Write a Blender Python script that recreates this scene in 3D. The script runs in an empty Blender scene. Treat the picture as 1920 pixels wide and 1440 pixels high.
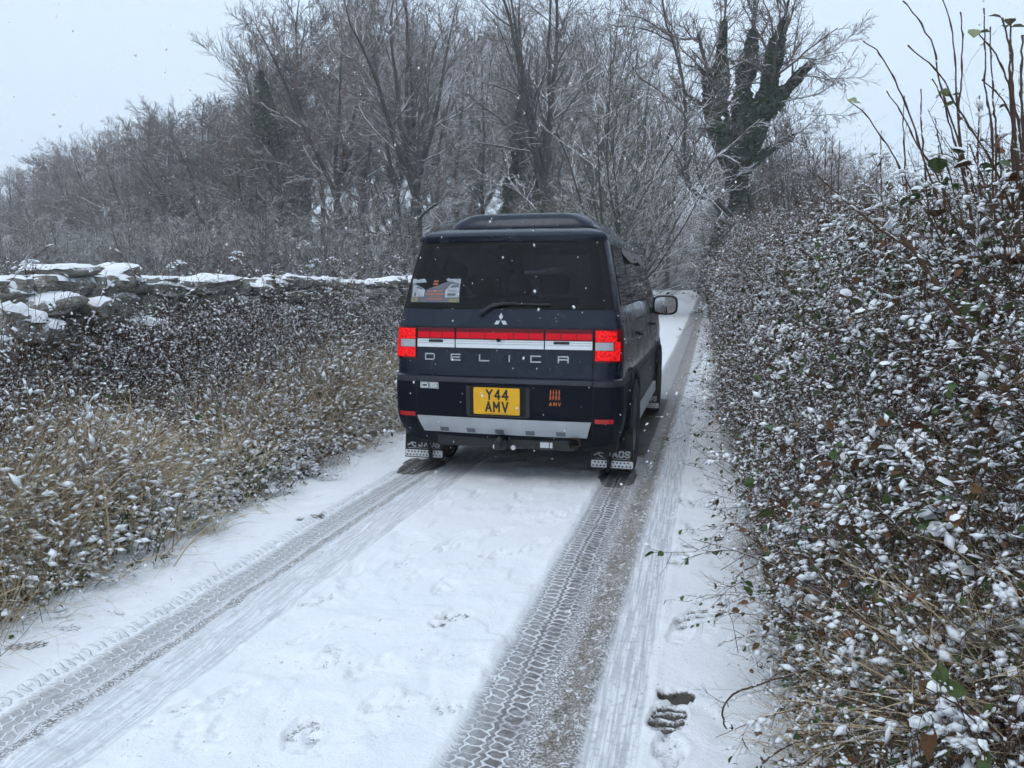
import bpy, bmesh, math, random
import numpy as np
from mathutils import Vector, Matrix

SC = bpy.context.scene
COL = SC.collection
rad = math.radians

# ------------------------------------------------------------------ camera
CAM_H = 1.45
CAM_YAW = 13.5
CAM_PITCH = 7.5
cam_data = bpy.data.cameras.new("camera")
cam_data.sensor_width = 36.0
cam_data.lens = 36.0 * 1442.0 / 1920.0
cam_data.clip_start = 0.05
cam_data.clip_end = 3000.0
cam = bpy.data.objects.new("camera", cam_data)
cam.location = (0, 0, CAM_H)
cam.rotation_euler = (rad(90 - CAM_PITCH), 0, rad(CAM_YAW))
COL.objects.link(cam)
SC.camera = cam

# ------------------------------------------------------------------ sky and sun
SUN_EL, SUN_AZ = 58.0, 200.0          # azimuth in degrees clockwise from +Y
world = bpy.data.worlds.new("World")
SC.world = world
world.use_nodes = True
wn = world.node_tree
wn.nodes.clear()
w_out = wn.nodes.new("ShaderNodeOutputWorld")
w_bg = wn.nodes.new("ShaderNodeBackground")
w_sky = wn.nodes.new("ShaderNodeTexSky")
w_sky.sky_type = 'NISHITA'
w_sky.sun_disc = False
w_sky.sun_elevation = rad(SUN_EL)
w_sky.sun_rotation = rad(SUN_AZ)
w_sky.dust_density = 6.0
w_sky.air_density = 1.0
w_mix = wn.nodes.new("ShaderNodeMix")     # a closed cloud deck hides most of the clear sky
w_mix.data_type = 'RGBA'
w_mix.inputs[0].default_value = 0.92
w_mix.inputs[7].default_value = (6.1, 7.42, 9.0, 1)
wn.links.new(w_sky.outputs[0], w_mix.inputs[6])
wn.links.new(w_mix.outputs[2], w_bg.inputs[0])
w_bg.inputs[1].default_value = 0.1
wn.links.new(w_bg.outputs[0], w_out.inputs[0])

sun_data = bpy.data.lights.new("sun", 'SUN')
sun_data.energy = 0.6
sun_data.angle = rad(35)
sun_data.color = (1.0, 0.97, 0.93)
sun = bpy.data.objects.new("sun", sun_data)
sun.rotation_euler = (rad(90 - SUN_EL), 0, rad(180 - SUN_AZ))
sun.location = (0, 0, 60)
COL.objects.link(sun)

SC.view_settings.view_transform = 'Standard'
SC.view_settings.look = 'None'
SC.view_settings.exposure = 0.42
SC.view_settings.gamma = 1.0
SC.view_settings.use_curve_mapping = False
SC.cycles.use_denoising = True
SC.cycles.max_bounces = 5
SC.cycles.use_adaptive_sampling = True
SC.cycles.adaptive_threshold = 0.06
SC.cycles.adaptive_min_samples = 16
SC.cycles.diffuse_bounces = 2
SC.cycles.glossy_bounces = 3
SC.cycles.transmission_bounces = 4
SC.cycles.transparent_max_bounces = 10
SC.cycles.volume_bounces = 1
SC.cycles.caustics_reflective = False
SC.cycles.caustics_refractive = False

# ------------------------------------------------------------------ numeric helpers
_tabs = {}
def _tab(seed):
    if seed not in _tabs:
        _tabs[seed] = np.random.RandomState(seed).rand(256, 256)
    return _tabs[seed]

def vnoise(x, y, seed=0):
    t = _tab(seed)
    x = np.asarray(x, float); y = np.asarray(y, float)
    xi = np.floor(x).astype(int); yi = np.floor(y).astype(int)
    fx = x - xi; fy = y - yi
    fx = fx * fx * (3 - 2 * fx); fy = fy * fy * (3 - 2 * fy)
    a = t[xi & 255, yi & 255]; b = t[(xi + 1) & 255, yi & 255]
    c = t[xi & 255, (yi + 1) & 255]; d = t[(xi + 1) & 255, (yi + 1) & 255]
    return (a * (1 - fx) + b * fx) * (1 - fy) + (c * (1 - fx) + d * fx) * fy

def fbm(x, y, seed=0, octaves=4, gain=0.5):
    s = 0; a = 1; n = 0
    for k in range(octaves):
        s = s + a * vnoise(x * 2 ** k, y * 2 ** k, seed + k); n += a; a *= gain
    return s / n

def sstep(a, b, x):
    t = np.clip((np.asarray(x, float) - a) / (b - a), 0, 1)
    return t * t * (3 - 2 * t)

def road_z(y):
    y = np.asarray(y, float)
    up = 1.05 * sstep(7, 52, y)
    return up - 0.075 * np.clip(y - 47, 0, 60) ** 1.15 * (y > 47)

RIGHT_EDGE, LEFT_EDGE, WALL_X = 0.36, -2.92, -4.95
def ground_z(x, y):
    x = np.asarray(x, float); y = np.asarray(y, float)
    far = sstep(46, 80, y)
    z = road_z(y) * (1 - far) + 0.2 * far
    n = fbm(x * 0.9, y * 0.9, 40, 3) - 0.5
    lv = sstep(LEFT_EDGE + 0.05, WALL_X + 0.3, x)
    lrise = 0.50 * sstep(0, 1, np.clip((LEFT_EDGE - x) / 1.9, 0, 1))
    rr = np.clip((x - RIGHT_EDGE) / 1.25, 0, 1)
    rrise = (1.34 + 0.014 * np.clip(y, 0, 30)) * (rr ** 0.85)
    z = z + lrise + rrise
    off = np.clip(np.minimum(np.abs(x - LEFT_EDGE), np.abs(x - RIGHT_EDGE)) * 2, 0, 1) * ((x < LEFT_EDGE) | (x > RIGHT_EDGE))
    return z + 0.22 * n * off

F_PX = 1442.0
def at(px, dist):
    """world x, y of a spot seen in direction px (photo column) at horizontal distance dist"""
    a = math.atan((px - 960) / (F_PX * math.cos(rad(CAM_PITCH)))) - rad(CAM_YAW)
    return dist * math.sin(a), dist * math.cos(a)

def at3(px, py, depth):
    """world point seen at a photo pixel, at the given distance from the camera along its axis"""
    u = (px - 960) / F_PX; v = (720 - py) / F_PX
    p, a = rad(CAM_PITCH), rad(CAM_YAW)
    X = u; Y = math.cos(p) + v * math.sin(p); Z = v * math.cos(p) - math.sin(p)
    return np.array([(X * math.cos(a) - Y * math.sin(a)) * depth, (X * math.sin(a) + Y * math.cos(a)) * depth, Z * depth + CAM_H])

# ------------------------------------------------------------------ mesh helpers
class Acc:
    """collects vertices and faces and links them as ONE mesh"""
    def __init__(self):
        self.v = []; self.f3 = []; self.m3 = []; self.f4 = []; self.m4 = []; self.n = 0
    def add(self, V, F, mat=0):
        V = np.asarray(V, float).reshape(-1, 3); F = np.asarray(F, int)
        if len(V) == 0 or len(F) == 0: return self
        self.v.append(V)
        if F.shape[1] == 3: self.f3.append(F + self.n); self.m3.append(np.full(len(F), mat))
        else: self.f4.append(F + self.n); self.m4.append(np.full(len(F), mat))
        self.n += len(V)
        return self
    def mesh(self, name, mats, smooth=False, sharp=None):
        me = bpy.data.meshes.new(name)
        V = np.concatenate(self.v) if self.v else np.zeros((0, 3))
        f3 = np.concatenate(self.f3) if self.f3 else np.zeros((0, 3), int)
        f4 = np.concatenate(self.f4) if self.f4 else np.zeros((0, 4), int)
        mi = np.concatenate(self.m3 + self.m4) if (self.m3 or self.m4) else np.zeros(0, int)
        me.vertices.add(len(V)); me.vertices.foreach_set("co", V.astype(np.float32).ravel())
        nl = f3.size + f4.size
        me.loops.add(nl)
        me.loops.foreach_set("vertex_index", np.concatenate([f3.ravel(), f4.ravel()]).astype(np.int32))
        me.polygons.add(len(f3) + len(f4))
        ls = np.concatenate([np.arange(len(f3)) * 3, f3.size + np.arange(len(f4)) * 4]).astype(np.int32)
        me.polygons.foreach_set("loop_start", ls)
        me.polygons.foreach_set("material_index", mi.astype(np.int32))
        me.polygons.foreach_set("use_smooth", np.full(len(mi), bool(smooth)))
        for m in (mats if isinstance(mats, (list, tuple)) else [mats]): me.materials.append(m)
        me.update(calc_edges=True); me.validate()
        if smooth and sharp: me.set_sharp_from_angle(angle=rad(sharp))
        return me
    def build(self, name, mats, parent=None, smooth=False, sharp=None):
        return link(name, self.mesh(name, mats, smooth, sharp), parent)

def link(name, data, parent=None, loc=None, rot=None, scale=None):
    o = bpy.data.objects.new(name, data)
    COL.objects.link(o)
    if parent is not None: o.parent = parent
    if loc is not None: o.location = loc
    if rot is not None: o.rotation_euler = rot
    if scale is not None: o.scale = scale if hasattr(scale, '__len__') else (scale,) * 3
    return o

def tag(o, label=None, cat=None, group=None, kind=None):
    if label: o["label"] = label
    if cat: o["category"] = cat
    if group: o["group"] = group
    if kind: o["kind"] = kind
    return o

def thing(name, label, cat, loc=(0, 0, 0), rotz=0, group=None, scale=None):
    return tag(link(name, None, None, loc, (0, 0, rotz), scale), label, cat, group)

def copy_tree(o, parent=None):
    c = o.copy(); COL.objects.link(c); c.parent = parent
    for ch in list(o.children): copy_tree(ch, c)
    return c

def grid_faces(nu, nv, closed_u=False):
    """faces of a grid of nv rows of nu vertices"""
    i = np.arange(nu if closed_u else nu - 1); j = np.arange(nv - 1)
    I, J = np.meshgrid(i, j); I = I.ravel(); J = J.ravel(); I2 = (I + 1) % nu
    return np.stack([J * nu + I, J * nu + I2, (J + 1) * nu + I2, (J + 1) * nu + I], 1)

def tubes(P, R, sides=3):
    """P (B,n,3) polylines, R (B,n) radii -> vertices, quads"""
    P = np.asarray(P, float); R = np.asarray(R, float)
    B, n, _ = P.shape
    T = np.empty_like(P)
    T[:, 1:-1] = P[:, 2:] - P[:, :-2]; T[:, 0] = P[:, 1] - P[:, 0]; T[:, -1] = P[:, -1] - P[:, -2]
    T /= np.linalg.norm(T, axis=2, keepdims=True) + 1e-9
    avg = T.mean(1)
    ref = np.where(np.abs(avg[:, 2:3]) > 0.75, np.array([[1.0, 0.13, 0]]), np.array([[0.07, 0.05, 1.0]]))
    Nn = np.cross(T, ref[:, None, :]); Nn /= np.linalg.norm(Nn, axis=2, keepdims=True) + 1e-9
    Bn = np.cross(T, Nn)
    a = np.arange(sides) * 2 * math.pi / sides
    V = P[:, :, None, :] + R[:, :, None, None] * (np.cos(a)[None, None, :, None] * Nn[:, :, None, :] + np.sin(a)[None, None, :, None] * Bn[:, :, None, :])
    base = np.arange(B)[:, None, None] * (n * sides)
    j = np.arange(n - 1)[None, :, None]; k = np.arange(sides)[None, None, :]
    k2 = (k + 1) % sides
    f = np.stack([base + j * sides + k, base + (j + 1) * sides + k, base + (j + 1) * sides + k2, base + j * sides + k2], -1)
    return V.reshape(-1, 3), f.reshape(-1, 4)

def caps_for(P, R):
    """fan caps are skipped: thin ends"""
    pass

def boxv(x0, x1, y0, y1, z0, z1):
    V = np.array([[x0, y0, z0], [x1, y0, z0], [x1, y1, z0], [x0, y1, z0], [x0, y0, z1], [x1, y0, z1], [x1, y1, z1], [x0, y1, z1]])
    F = np.array([[0, 3, 2, 1], [4, 5, 6, 7], [0, 1, 5, 4], [1, 2, 6, 5], [2, 3, 7, 6], [3, 0, 4, 7]])
    return V, F

def ico(sub=1):
    bm = bmesh.new(); bmesh.ops.create_icosphere(bm, subdivisions=sub, radius=1.0)
    V = np.array([v.co[:] for v in bm.verts]); F = np.array([[v.index for v in f.verts] for f in bm.faces]); bm.free()
    return V, F
ICO1 = ico(1)
OCT = (np.array([[1, 0, 0], [0, 1, 0], [-1, 0, 0], [0, -1, 0], [0, 0, 1], [0, 0, -1.0]]),
       np.array([[0, 1, 4], [1, 2, 4], [2, 3, 4], [3, 0, 4], [1, 0, 5], [2, 1, 5], [3, 2, 5], [0, 3, 5]]))

def blobs(C, S, base=OCT, rng=None, jitter=0.0):
    """copies of a small closed shape at centres C with sizes S (N,3)"""
    V0, F0 = base
    C = np.asarray(C, float); S = np.asarray(S, float)
    if S.ndim == 1: S = np.repeat(S[:, None], 3, 1)
    V = C[:, None, :] + V0[None] * S[:, None, :]
    if rng is not None and jitter: V = V + rng.normal(0, 1, V.shape) * S[:, None, :] * jitter
    F = F0[None] + (np.arange(len(C)) * len(V0))[:, None, None]
    return V.reshape(-1, 3), F.reshape(-1, F0.shape[1])

# ------------------------------------------------------------------ material helpers
def new_mat(name):
    m = bpy.data.materials.new(name); m.use_nodes = True
    nt = m.node_tree; b = nt.nodes["Principled BSDF"]
    return m, nt, b

def nd(nt, kind, **kw):
    n = nt.nodes.new(kind)
    for k, v in kw.items(): setattr(n, k, v)
    return n

def math_n(nt, op, a, b=None, c=None, clamp=False):
    n = nd(nt, "ShaderNodeMath", operation=op); n.use_clamp = clamp
    for i, s in enumerate((a, b, c)):
        if s is None: continue
        if isinstance(s, (int, float)): n.inputs[i].default_value = s
        else: nt.links.new(s, n.inputs[i])
    return n.outputs[0]

def mix_c(nt, fac, a, b, blend='MIX'):
    n = nd(nt, "ShaderNodeMix", data_type='RGBA'); n.blend_type = blend
    for i, s in ((0, fac), (6, a), (7, b)):
        if isinstance(s, (int, float)): n.inputs[i].default_value = s
        elif isinstance(s, tuple): n.inputs[i].default_value = s if len(s) == 4 else s + (1,)
        else: nt.links.new(s, n.inputs[i])
    return n.outputs[2]

def noise_n(nt, scale, detail=4, rough=0.55, coord='Object', dist=0.0, out=0):
    tc = nd(nt, "ShaderNodeTexCoord")
    n = nd(nt, "ShaderNodeTexNoise"); n.inputs["Scale"].default_value = scale
    n.inputs["Detail"].default_value = detail; n.inputs["Roughness"].default_value = rough; n.inputs["Distortion"].default_value = dist
    nt.links.new(tc.outputs[coord], n.inputs["Vector"])
    return n.outputs[out]

def ramp_n(nt, fac, stops):
    r = nd(nt, "ShaderNodeValToRGB"); e = r.color_ramp.elements
    while len(e) < len(stops): e.new(0.5)
    for k, (p, c) in enumerate(stops):
        e[k].position = p; e[k].color = c if len(c) == 4 else tuple(c) + (1,)
    nt.links.new(fac, r.inputs[0])
    return r.outputs[0]

def bump_n(nt, height, strength, dist, bsdf):
    b = nd(nt, "ShaderNodeBump"); b.inputs["Strength"].default_value = strength; b.inputs["Distance"].default_value = dist
    nt.links.new(height, b.inputs["Height"]); nt.links.new(b.outputs[0], bsdf.inputs["Normal"])

def simple(name, col, rough=0.6, metal=0.0, coat=0.0, var=0.0, vscale=8.0, emit=None, estr=0.0, spec=0.5):
    m, nt, b = new_mat(name)
    b.inputs["Base Color"].default_value = tuple(col) + (1,)
    b.inputs["Roughness"].default_value = rough; b.inputs["Metallic"].default_value = metal
    b.inputs["Coat Weight"].default_value = coat; b.inputs["Coat Roughness"].default_value = 0.06
    b.inputs["Specular IOR Level"].default_value = spec
    if var:
        n = noise_n(nt, vscale, 5)
        lo = tuple(c * (1 - var) for c in col); hi = tuple(min(1, c * (1 + var)) for c in col)
        nt.links.new(ramp_n(nt, n, [(0.3, lo), (0.7, hi)]), b.inputs["Base Color"])
    if emit:
        b.inputs["Emission Color"].default_value = tuple(emit) + (1,); b.inputs["Emission Strength"].default_value = estr
    return m

SNOW_COL = (0.86, 0.88, 0.91)
def snowy(name, stops, lo, hi, nscale=3.0, rough=0.8, bscale=None, snow_noise=14.0, amount=0.35, rand=0.0, coord='Object', smooth_n=False):
    """a dull surface whose upward-facing sides carry lying snow"""
    m, nt, b = new_mat(name)
    n = noise_n(nt, nscale, 5, coord=coord)
    if rand:
        oi = nd(nt, "ShaderNodeObjectInfo")
        n = math_n(nt, 'ADD', n, math_n(nt, 'MULTIPLY', math_n(nt, 'SUBTRACT', oi.outputs["Random"], 0.5), rand))
    base = ramp_n(nt, n, stops)
    g = nd(nt, "ShaderNodeNewGeometry"); sx = nd(nt, "ShaderNodeSeparateXYZ")
    nt.links.new(g.outputs["Normal" if smooth_n else "True Normal"], sx.inputs[0])
    sgn = math_n(nt, 'SUBTRACT', 1.0, math_n(nt, 'MULTIPLY', g.outputs["Backfacing"], 2.0))
    up = math_n(nt, 'MULTIPLY', sx.outputs[2], 1.0)
    sn = noise_n(nt, snow_noise, 3, coord=coord)
    val = math_n(nt, 'ADD', up, math_n(nt, 'MULTIPLY', math_n(nt, 'SUBTRACT', sn, 0.5), amount * 3))
    mr = nd(nt, "ShaderNodeMapRange"); mr.interpolation_type = 'SMOOTHSTEP'
    nt.links.new(val, mr.inputs[0]); mr.inputs[1].default_value = lo; mr.inputs[2].default_value = hi
    col = mix_c(nt, mr.outputs[0], base, SNOW_COL)
    nt.links.new(col, b.inputs["Base Color"])
    b.inputs["Roughness"].default_value = rough
    b.inputs["Specular IOR Level"].default_value = 0.25
    if bscale: bump_n(nt, noise_n(nt, bscale, 6, 0.65, coord=coord), 0.6, 0.02, b)
    return m

def mat_snow():
    m, nt, b = new_mat("lying_snow")
    n = noise_n(nt, 9, 6)
    nt.links.new(ramp_n(nt, n, [(0.3, (0.83, 0.85, 0.885)), (0.7, (0.88, 0.895, 0.92))]), b.inputs["Base Color"])
    b.inputs["Roughness"].default_value = 0.75; b.inputs["Specular IOR Level"].default_value = 0.3
    bump_n(nt, noise_n(nt, 60, 5, 0.7), 0.5, 0.01, b)
    return m
M = {}
M['snow'] = mat_snow()
M['bark_beech'] = snowy("beech_bark", [(0.3, (0.038, 0.034, 0.030)), (0.7, (0.090, 0.082, 0.074))], 0.35, 0.8, 2.0, bscale=9, snow_noise=5)
M['twig_beech'] = snowy("beech_twigs", [(0.3, (0.100, 0.080, 0.073)), (0.7, (0.170, 0.138, 0.124))], 0.20, 0.7, 0.6, snow_noise=1.5, rand=0.35)
M['twig_brown'] = snowy("brown_twigs", [(0.3, (0.125, 0.088, 0.070)), (0.7, (0.200, 0.148, 0.118))], 0.26, 0.76, 0.6, snow_noise=1.5, rand=0.35)
M['twig_olive'] = snowy("hazel_twigs", [(0.3, (0.080, 0.072, 0.045)), (0.7, (0.150, 0.135, 0.085))], 0.08, 0.6, 0.8, snow_noise=2.0, rand=0.25)
M['ivy'] = snowy("ivy_leaves", [(0.3, (0.014, 0.033, 0.016)), (0.7, (0.042, 0.078, 0.034))], 0.75, 1.3, 1.2, rough=0.5, snow_noise=3)
M['stem_purple'] = snowy("dead_stems", [(0.25, (0.036, 0.020, 0.016)), (0.75, (0.120, 0.068, 0.044))], 0.75, 1.3, 4.0, snow_noise=30)
M['stem_brown'] = snowy("woody_stems", [(0.25, (0.046, 0.027, 0.019)), (0.75, (0.125, 0.076, 0.048))], 0.7, 1.2, 5.0, snow_noise=22, bscale=60)
M['straw'] = snowy("dead_grass", [(0.25, (0.30, 0.22, 0.125)), (0.75, (0.64, 0.53, 0.36))], 0.85, 1.35, 6.0, snow_noise=25)
M['grass'] = snowy("green_grass", [(0.25, (0.030, 0.052, 0.020)), (0.75, (0.085, 0.110, 0.045))], 0.8, 1.3, 6.0, snow_noise=25)
M['leaf_green'] = snowy("bramble_leaves", [(0.2, (0.022, 0.046, 0.014)), (0.5, (0.050, 0.085, 0.024)), (0.8, (0.120, 0.110, 0.035))], 1.0, 1.45, 7.0, rough=0.45, snow_noise=30)
M['leaf_brown'] = snowy("dead_leaves", [(0.2, (0.050, 0.020, 0.011)), (0.5, (0.105, 0.048, 0.022)), (0.8, (0.19, 0.11, 0.045))], 1.05, 1.5, 6.0, rough=0.7, snow_noise=30)
M['stone'] = snowy("limestone", [(0.28, (0.075, 0.080, 0.050)), (0.42, (0.20, 0.19, 0.165)), (0.58, (0.30, 0.29, 0.26)), (0.72, (0.46, 0.45, 0.42))], 0.55, 0.9, 5.0, bscale=13, snow_noise=9, amount=0.4, rand=0.2, smooth_n=True)
M['thicket'] = snowy("thicket_twigs", [(0.3, (0.022, 0.020, 0.015)), (0.7, (0.065, 0.052, 0.040))], 0.25, 0.8, 1.0, snow_noise=3, rand=0.3)

def mat_ground():
    m, nt, b = new_mat("ground_litter_and_snow")
    n = noise_n(nt, 6, 8, 0.65); n2 = noise_n(nt, 35, 4, 0.6)
    dirt = ramp_n(nt, n2, [(0.3, (0.018, 0.012, 0.008)), (0.7, (0.075, 0.048, 0.028))])
    f = ramp_n(nt, n, [(0.58, (0, 0, 0)), (0.66, (1, 1, 1))])
    nt.links.new(mix_c(nt, f, dirt, SNOW_COL), b.inputs["Base Color"])
    b.inputs["Roughness"].default_value = 0.85
    bump_n(nt, n2, 0.8, 0.03, b)
    return m
M['ground'] = mat_ground()
# ------------------------------------------------------------------ ground sheet
def axis_pts(parts):
    out = []
    for a, b, n in parts: out += list(np.linspace(a, b, n, endpoint=False))
    return np.array(out + [parts[-1][1]])

gx = axis_pts([(-900, -120, 14), (-120, -30, 24), (-30, -6, 30), (-6, 3, 90), (3, 12, 30), (12, 60, 20), (60, 900, 14)])
gy = axis_pts([(-60, 0, 12), (0, 16, 110), (16, 50, 80), (50, 120, 35), (120, 1200, 24)])
GX, GY = np.meshgrid(gx, gy)
GZ = ground_z(GX, GY)
inroad = sstep(LEFT_EDGE - 0.05, LEFT_EDGE + 0.15, GX) * (1 - sstep(RIGHT_EDGE - 0.15, RIGHT_EDGE + 0.05, GX))
GZ = GZ - 0.10 * inroad
g = Acc(); g.add(np.stack([GX, GY, GZ], -1), grid_faces(len(gx), len(gy)))
ground = g.build("ground", M['ground'], smooth=True)
tag(ground, "snow dusted earth of the verges and the wood floor", kind="structure")

# ------------------------------------------------------------------ snow covered lane
def xs_right(y): return -0.660 + 0.0215 * y      # fresh right tyre print
def xs_left(y): return -2.250 + 0.0215 * y       # fresh left tyre print
rx = axis_pts([(-3.35, -2.5, 60), (-2.5, -1.75, 90), (-1.75, -0.8, 90), (-0.8, -0.1, 95), (-0.1, 0.8, 100)])
ry = [-8.0, -5, -3, -1, 0.2, 1.2]
while ry[-1] < 75: ry.append(ry[-1] + max(0.010, 0.0070 * ry[-1]))
ry = np.array(ry)
RX, RY = np.meshgrid(rx, ry)
far_fade = 1 / (1 + (RY / 14) ** 2)
h = 0.045 + 0.022 * (fbm(RX * 1.3, RY * 0.9, 3, 3) - 0.5) + 0.011 * (fbm(RX * 9, RY * 9, 11, 3) - 0.5) * far_fade
lump = fbm(RX * 5, RY * 5, 17, 3)
h += 0.009 * sstep(0.58, 0.70, lump) * far_fade - 0.009 * sstep(0.64, 0.70, fbm(RX * 3.2, RY * 3.2, 71, 4)) * far_fade
bare = np.zeros_like(h)
cam_side = (RY < 6.3)
def trough(lo, hi, depth, soft=0.02):
    global h
    m = sstep(lo - soft, lo + soft, RX) * (1 - sstep(hi - soft, hi + soft, RX))
    h -= depth * m
    rim = np.exp(-((RX - lo + 1.6 * soft) / (soft * 1.1)) ** 2) + np.exp(-((RX - hi - 1.6 * soft) / (soft * 1.1)) ** 2)
    h += 0.004 * rim * (0.4 + 1.2 * vnoise(RX * 18, RY * 18, 5)) * far_fade
fresh = 1 - sstep(6.0, 6.3, RY)
xr, xl = xs_right(RY), xs_left(RY)
trough(xr - 0.115, xr + 0.24 , 0.016)
trough(xr + 0.30, xr + 0.46, 0.008)
trough(xl - 0.10, xl + 0.17, 0.015)
trough(xl + 0.18, xl + 0.44, 0.010)
for k in range(4):
    h += 0.003 * np.exp(-((RX - xl - 0.215 - 0.055 * k) / 0.010) ** 2) * far_fade
    h += 0.002 * np.exp(-((RX - xr - 0.325 - 0.045 * k) / 0.010) ** 2) * far_fade
slush_zone = sstep(xr + 0.16, xr + 0.19, RX) * (1 - sstep(xr + 0.27, xr + 0.30, RX))
h += slush_zone * 0.010 * (vnoise(RX * 60, RY * 60, 21) - 0.3) * far_fade

def stamp(cx, cy, ang, ln, wd, depth, bareness, ridges=0, rough=0.0, seed=0):
    """a trodden patch: a sole-shaped dent, optionally with tread bars, and bare ground inside"""
    global h, bare
    c, s = math.cos(ang), math.sin(ang)
    U = (RX - cx) * c + (RY - cy) * s; W = -(RX - cx) * s + (RY - cy) * c
    near = (np.abs(U) < ln) & (np.abs(W) < ln)
    if not near.any(): return
    wob = 0.25 * (vnoise(RX * 22, RY * 22, 33 + seed) - 0.5)
    r = (np.abs(U) / (ln / 2)) ** 2.4 + (np.abs(W) / (wd / 2)) ** 2.4 + wob * 2
    m = 1 - sstep(0.75, 1.05, r)
    if ridges:
        bar = 0.5 + 0.5 * np.sin(U / ln * ridges * 2 * math.pi + 1.2 * np.sin(W / wd * 6))
        m2 = m * (0.35 + 0.65 * bar)
    else: m2 = m
    if rough: m2 = m2 * (1 - rough * sstep(0.4, 0.6, vnoise(RX * 45, RY * 45, 44 + seed)))
    h -= depth * m2
    h += 0.006 * np.exp(-((r - 1.15) / 0.22) ** 2) * (0.3 + vnoise(RX * 30, RY * 30, 55))
    bare = np.maximum(bare, bareness * m2)

up = math.pi / 2
for k, (cx, cy, a, bn) in enumerate([(0.03, 3.30, up - 0.5, .55), (-0.02, 3.16, up - 0.2, .35), (-0.05, 4.02, up - 0.3, .5), (0.02, 4.55, up, .45), (-0.03, 5.1, up + .2, .5),
        (0.05, 5.7, up, .45), (-0.02, 6.3, up, .45), (0.04, 7.0, up, .5), (-0.03, 7.7, up, .45), (0.05, 8.5, up, .5), (0.0, 9.4, up, .5), (0.06, 10.4, up, .45), (0.0, 11.6, up, .45)]):
    stamp(cx, cy, a, 0.28, 0.105, 0.016, bn, ridges=8, rough=0.3, seed=k)
stamp(-0.030, 2.62, 0.25, 0.15, 0.085, 0.03, 1.0)
stamp(-0.055, 2.47, 1.2, 0.21, 0.115, 0.024, 0.8, ridges=7)
stamp(-0.04, 2.29, 1.5, 0.17, 0.11, 0.015, 0.35, rough=0.6, seed=3)
stamp(-0.13, 2.55, 1.3, 0.12, 0.07, 0.010, 0.25, rough=0.8, seed=4)
stamp(-1.207, 2.12, 1.9, 0.21, 0.13, 0.016, 0.40, rough=0.9, seed=5)
stamp(-1.003, 3.04, 1.0, 0.23, 0.12, 0.018, 0.5, rough=0.9, seed=6)
stamp(-1.303, 3.94, 1.2, 0.24, 0.12, 0.014, 0.36, rough=0.9, seed=7)
stamp(-0.795, 2.365, 0.4, 0.12, 0.07, 0.014, 0.42, ridges=3, seed=8)
stamp(-2.60, 2.40, 0.35, 0.20, 0.09, 0.014, 0.65, ridges=6, seed=9)
stamp(-2.56, 2.58, 0.35, 0.12, 0.08, 0.012, 0.55, ridges=4, seed=10)
stamp(-2.30, 4.24, 0.9, 0.22, 0.10, 0.014, 0.6, rough=0.5, seed=11)
for k, (cx, cy) in enumerate([(-2.62, 3.1), (-2.55, 3.55), (-2.68, 4.0), (-2.5, 4.7), (-2.6, 5.3), (-1.5, 2.75), (-1.62, 3.3), (-0.95, 3.9), (-1.1, 4.7), (-0.85, 4.6),
        (-1.45, 5.0), (-0.95, 5.4), (0.17, 4.3), (0.14, 5.4), (0.16, 6.7), (0.12, 8.0), (0.2, 3.6), (-1.7, 2.1), (-1.35, 2.6), (-0.9, 2.72), (-1.15, 3.4)] + [(float(np.random.RandomState(900 + q).uniform(-1.75, -0.8)), float(2.0 + 3.2 * np.random.RandomState(950 + q).uniform())) for q in range(22)]):
    rr = np.random.RandomState(k)
    stamp(cx, cy, rr.uniform(0.6, 2.2), rr.uniform(0.14, 0.26), rr.uniform(0.07, 0.11), rr.uniform(0.011, 0.018), rr.uniform(0.12, 0.40), ridges=int(rr.choice([0, 5, 7])), rough=0.7, seed=20 + k)
# trampled dots of the path ahead of the van and dark wet patches behind the wheels
bare = np.maximum(bare, 0.32 * sstep(0.66, 0.74, fbm(RX * 6, RY * 3.0, 91, 3)) * sstep(-0.2, -0.05, RX) * (1 - sstep(0.15, 0.3, RX)) * sstep(3, 6, RY))
for wx, wy, sx_, sy_ in ((-0.55, 5.75, 0.16, 0.42), (-2.13, 5.75, 0.17, 0.34)):
    r = np.sqrt(((RX - wx) / sx_) ** 2 + ((RY - wy) / sy_) ** 2) + 0.5 * (fbm(RX * 14, RY * 9, 63, 3) - 0.5)
    bare = np.maximum(bare, 0.85 * (1 - sstep(0.75, 1.05, r)))
bare = np.maximum(bare, 0.75 * sstep(xr - 0.16, xr - 0.10, RX) * (1 - sstep(xr + .10, xr + .16, RX)) * sstep(6.3, 6.6, RY) * (1 - sstep(9.6, 9.9, RY)))
RZ = road_z(RY) - 0.042 + h
RZ -= 0.10 * (1 - sstep(-3.35, -3.05, RX)) + 0.10 * sstep(0.45, 0.8, RX)
# slope of the verge picks the edges of the sheet up again so that it meets the banks
RZ += 0.04 * sstep(0.15, 0.45, RX) * fbm(RX * 3, RY * 3, 8, 2)
r_ = Acc(); r_.add(np.stack([RX, RY, RZ], -1), grid_faces(len(rx), len(ry)))

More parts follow.
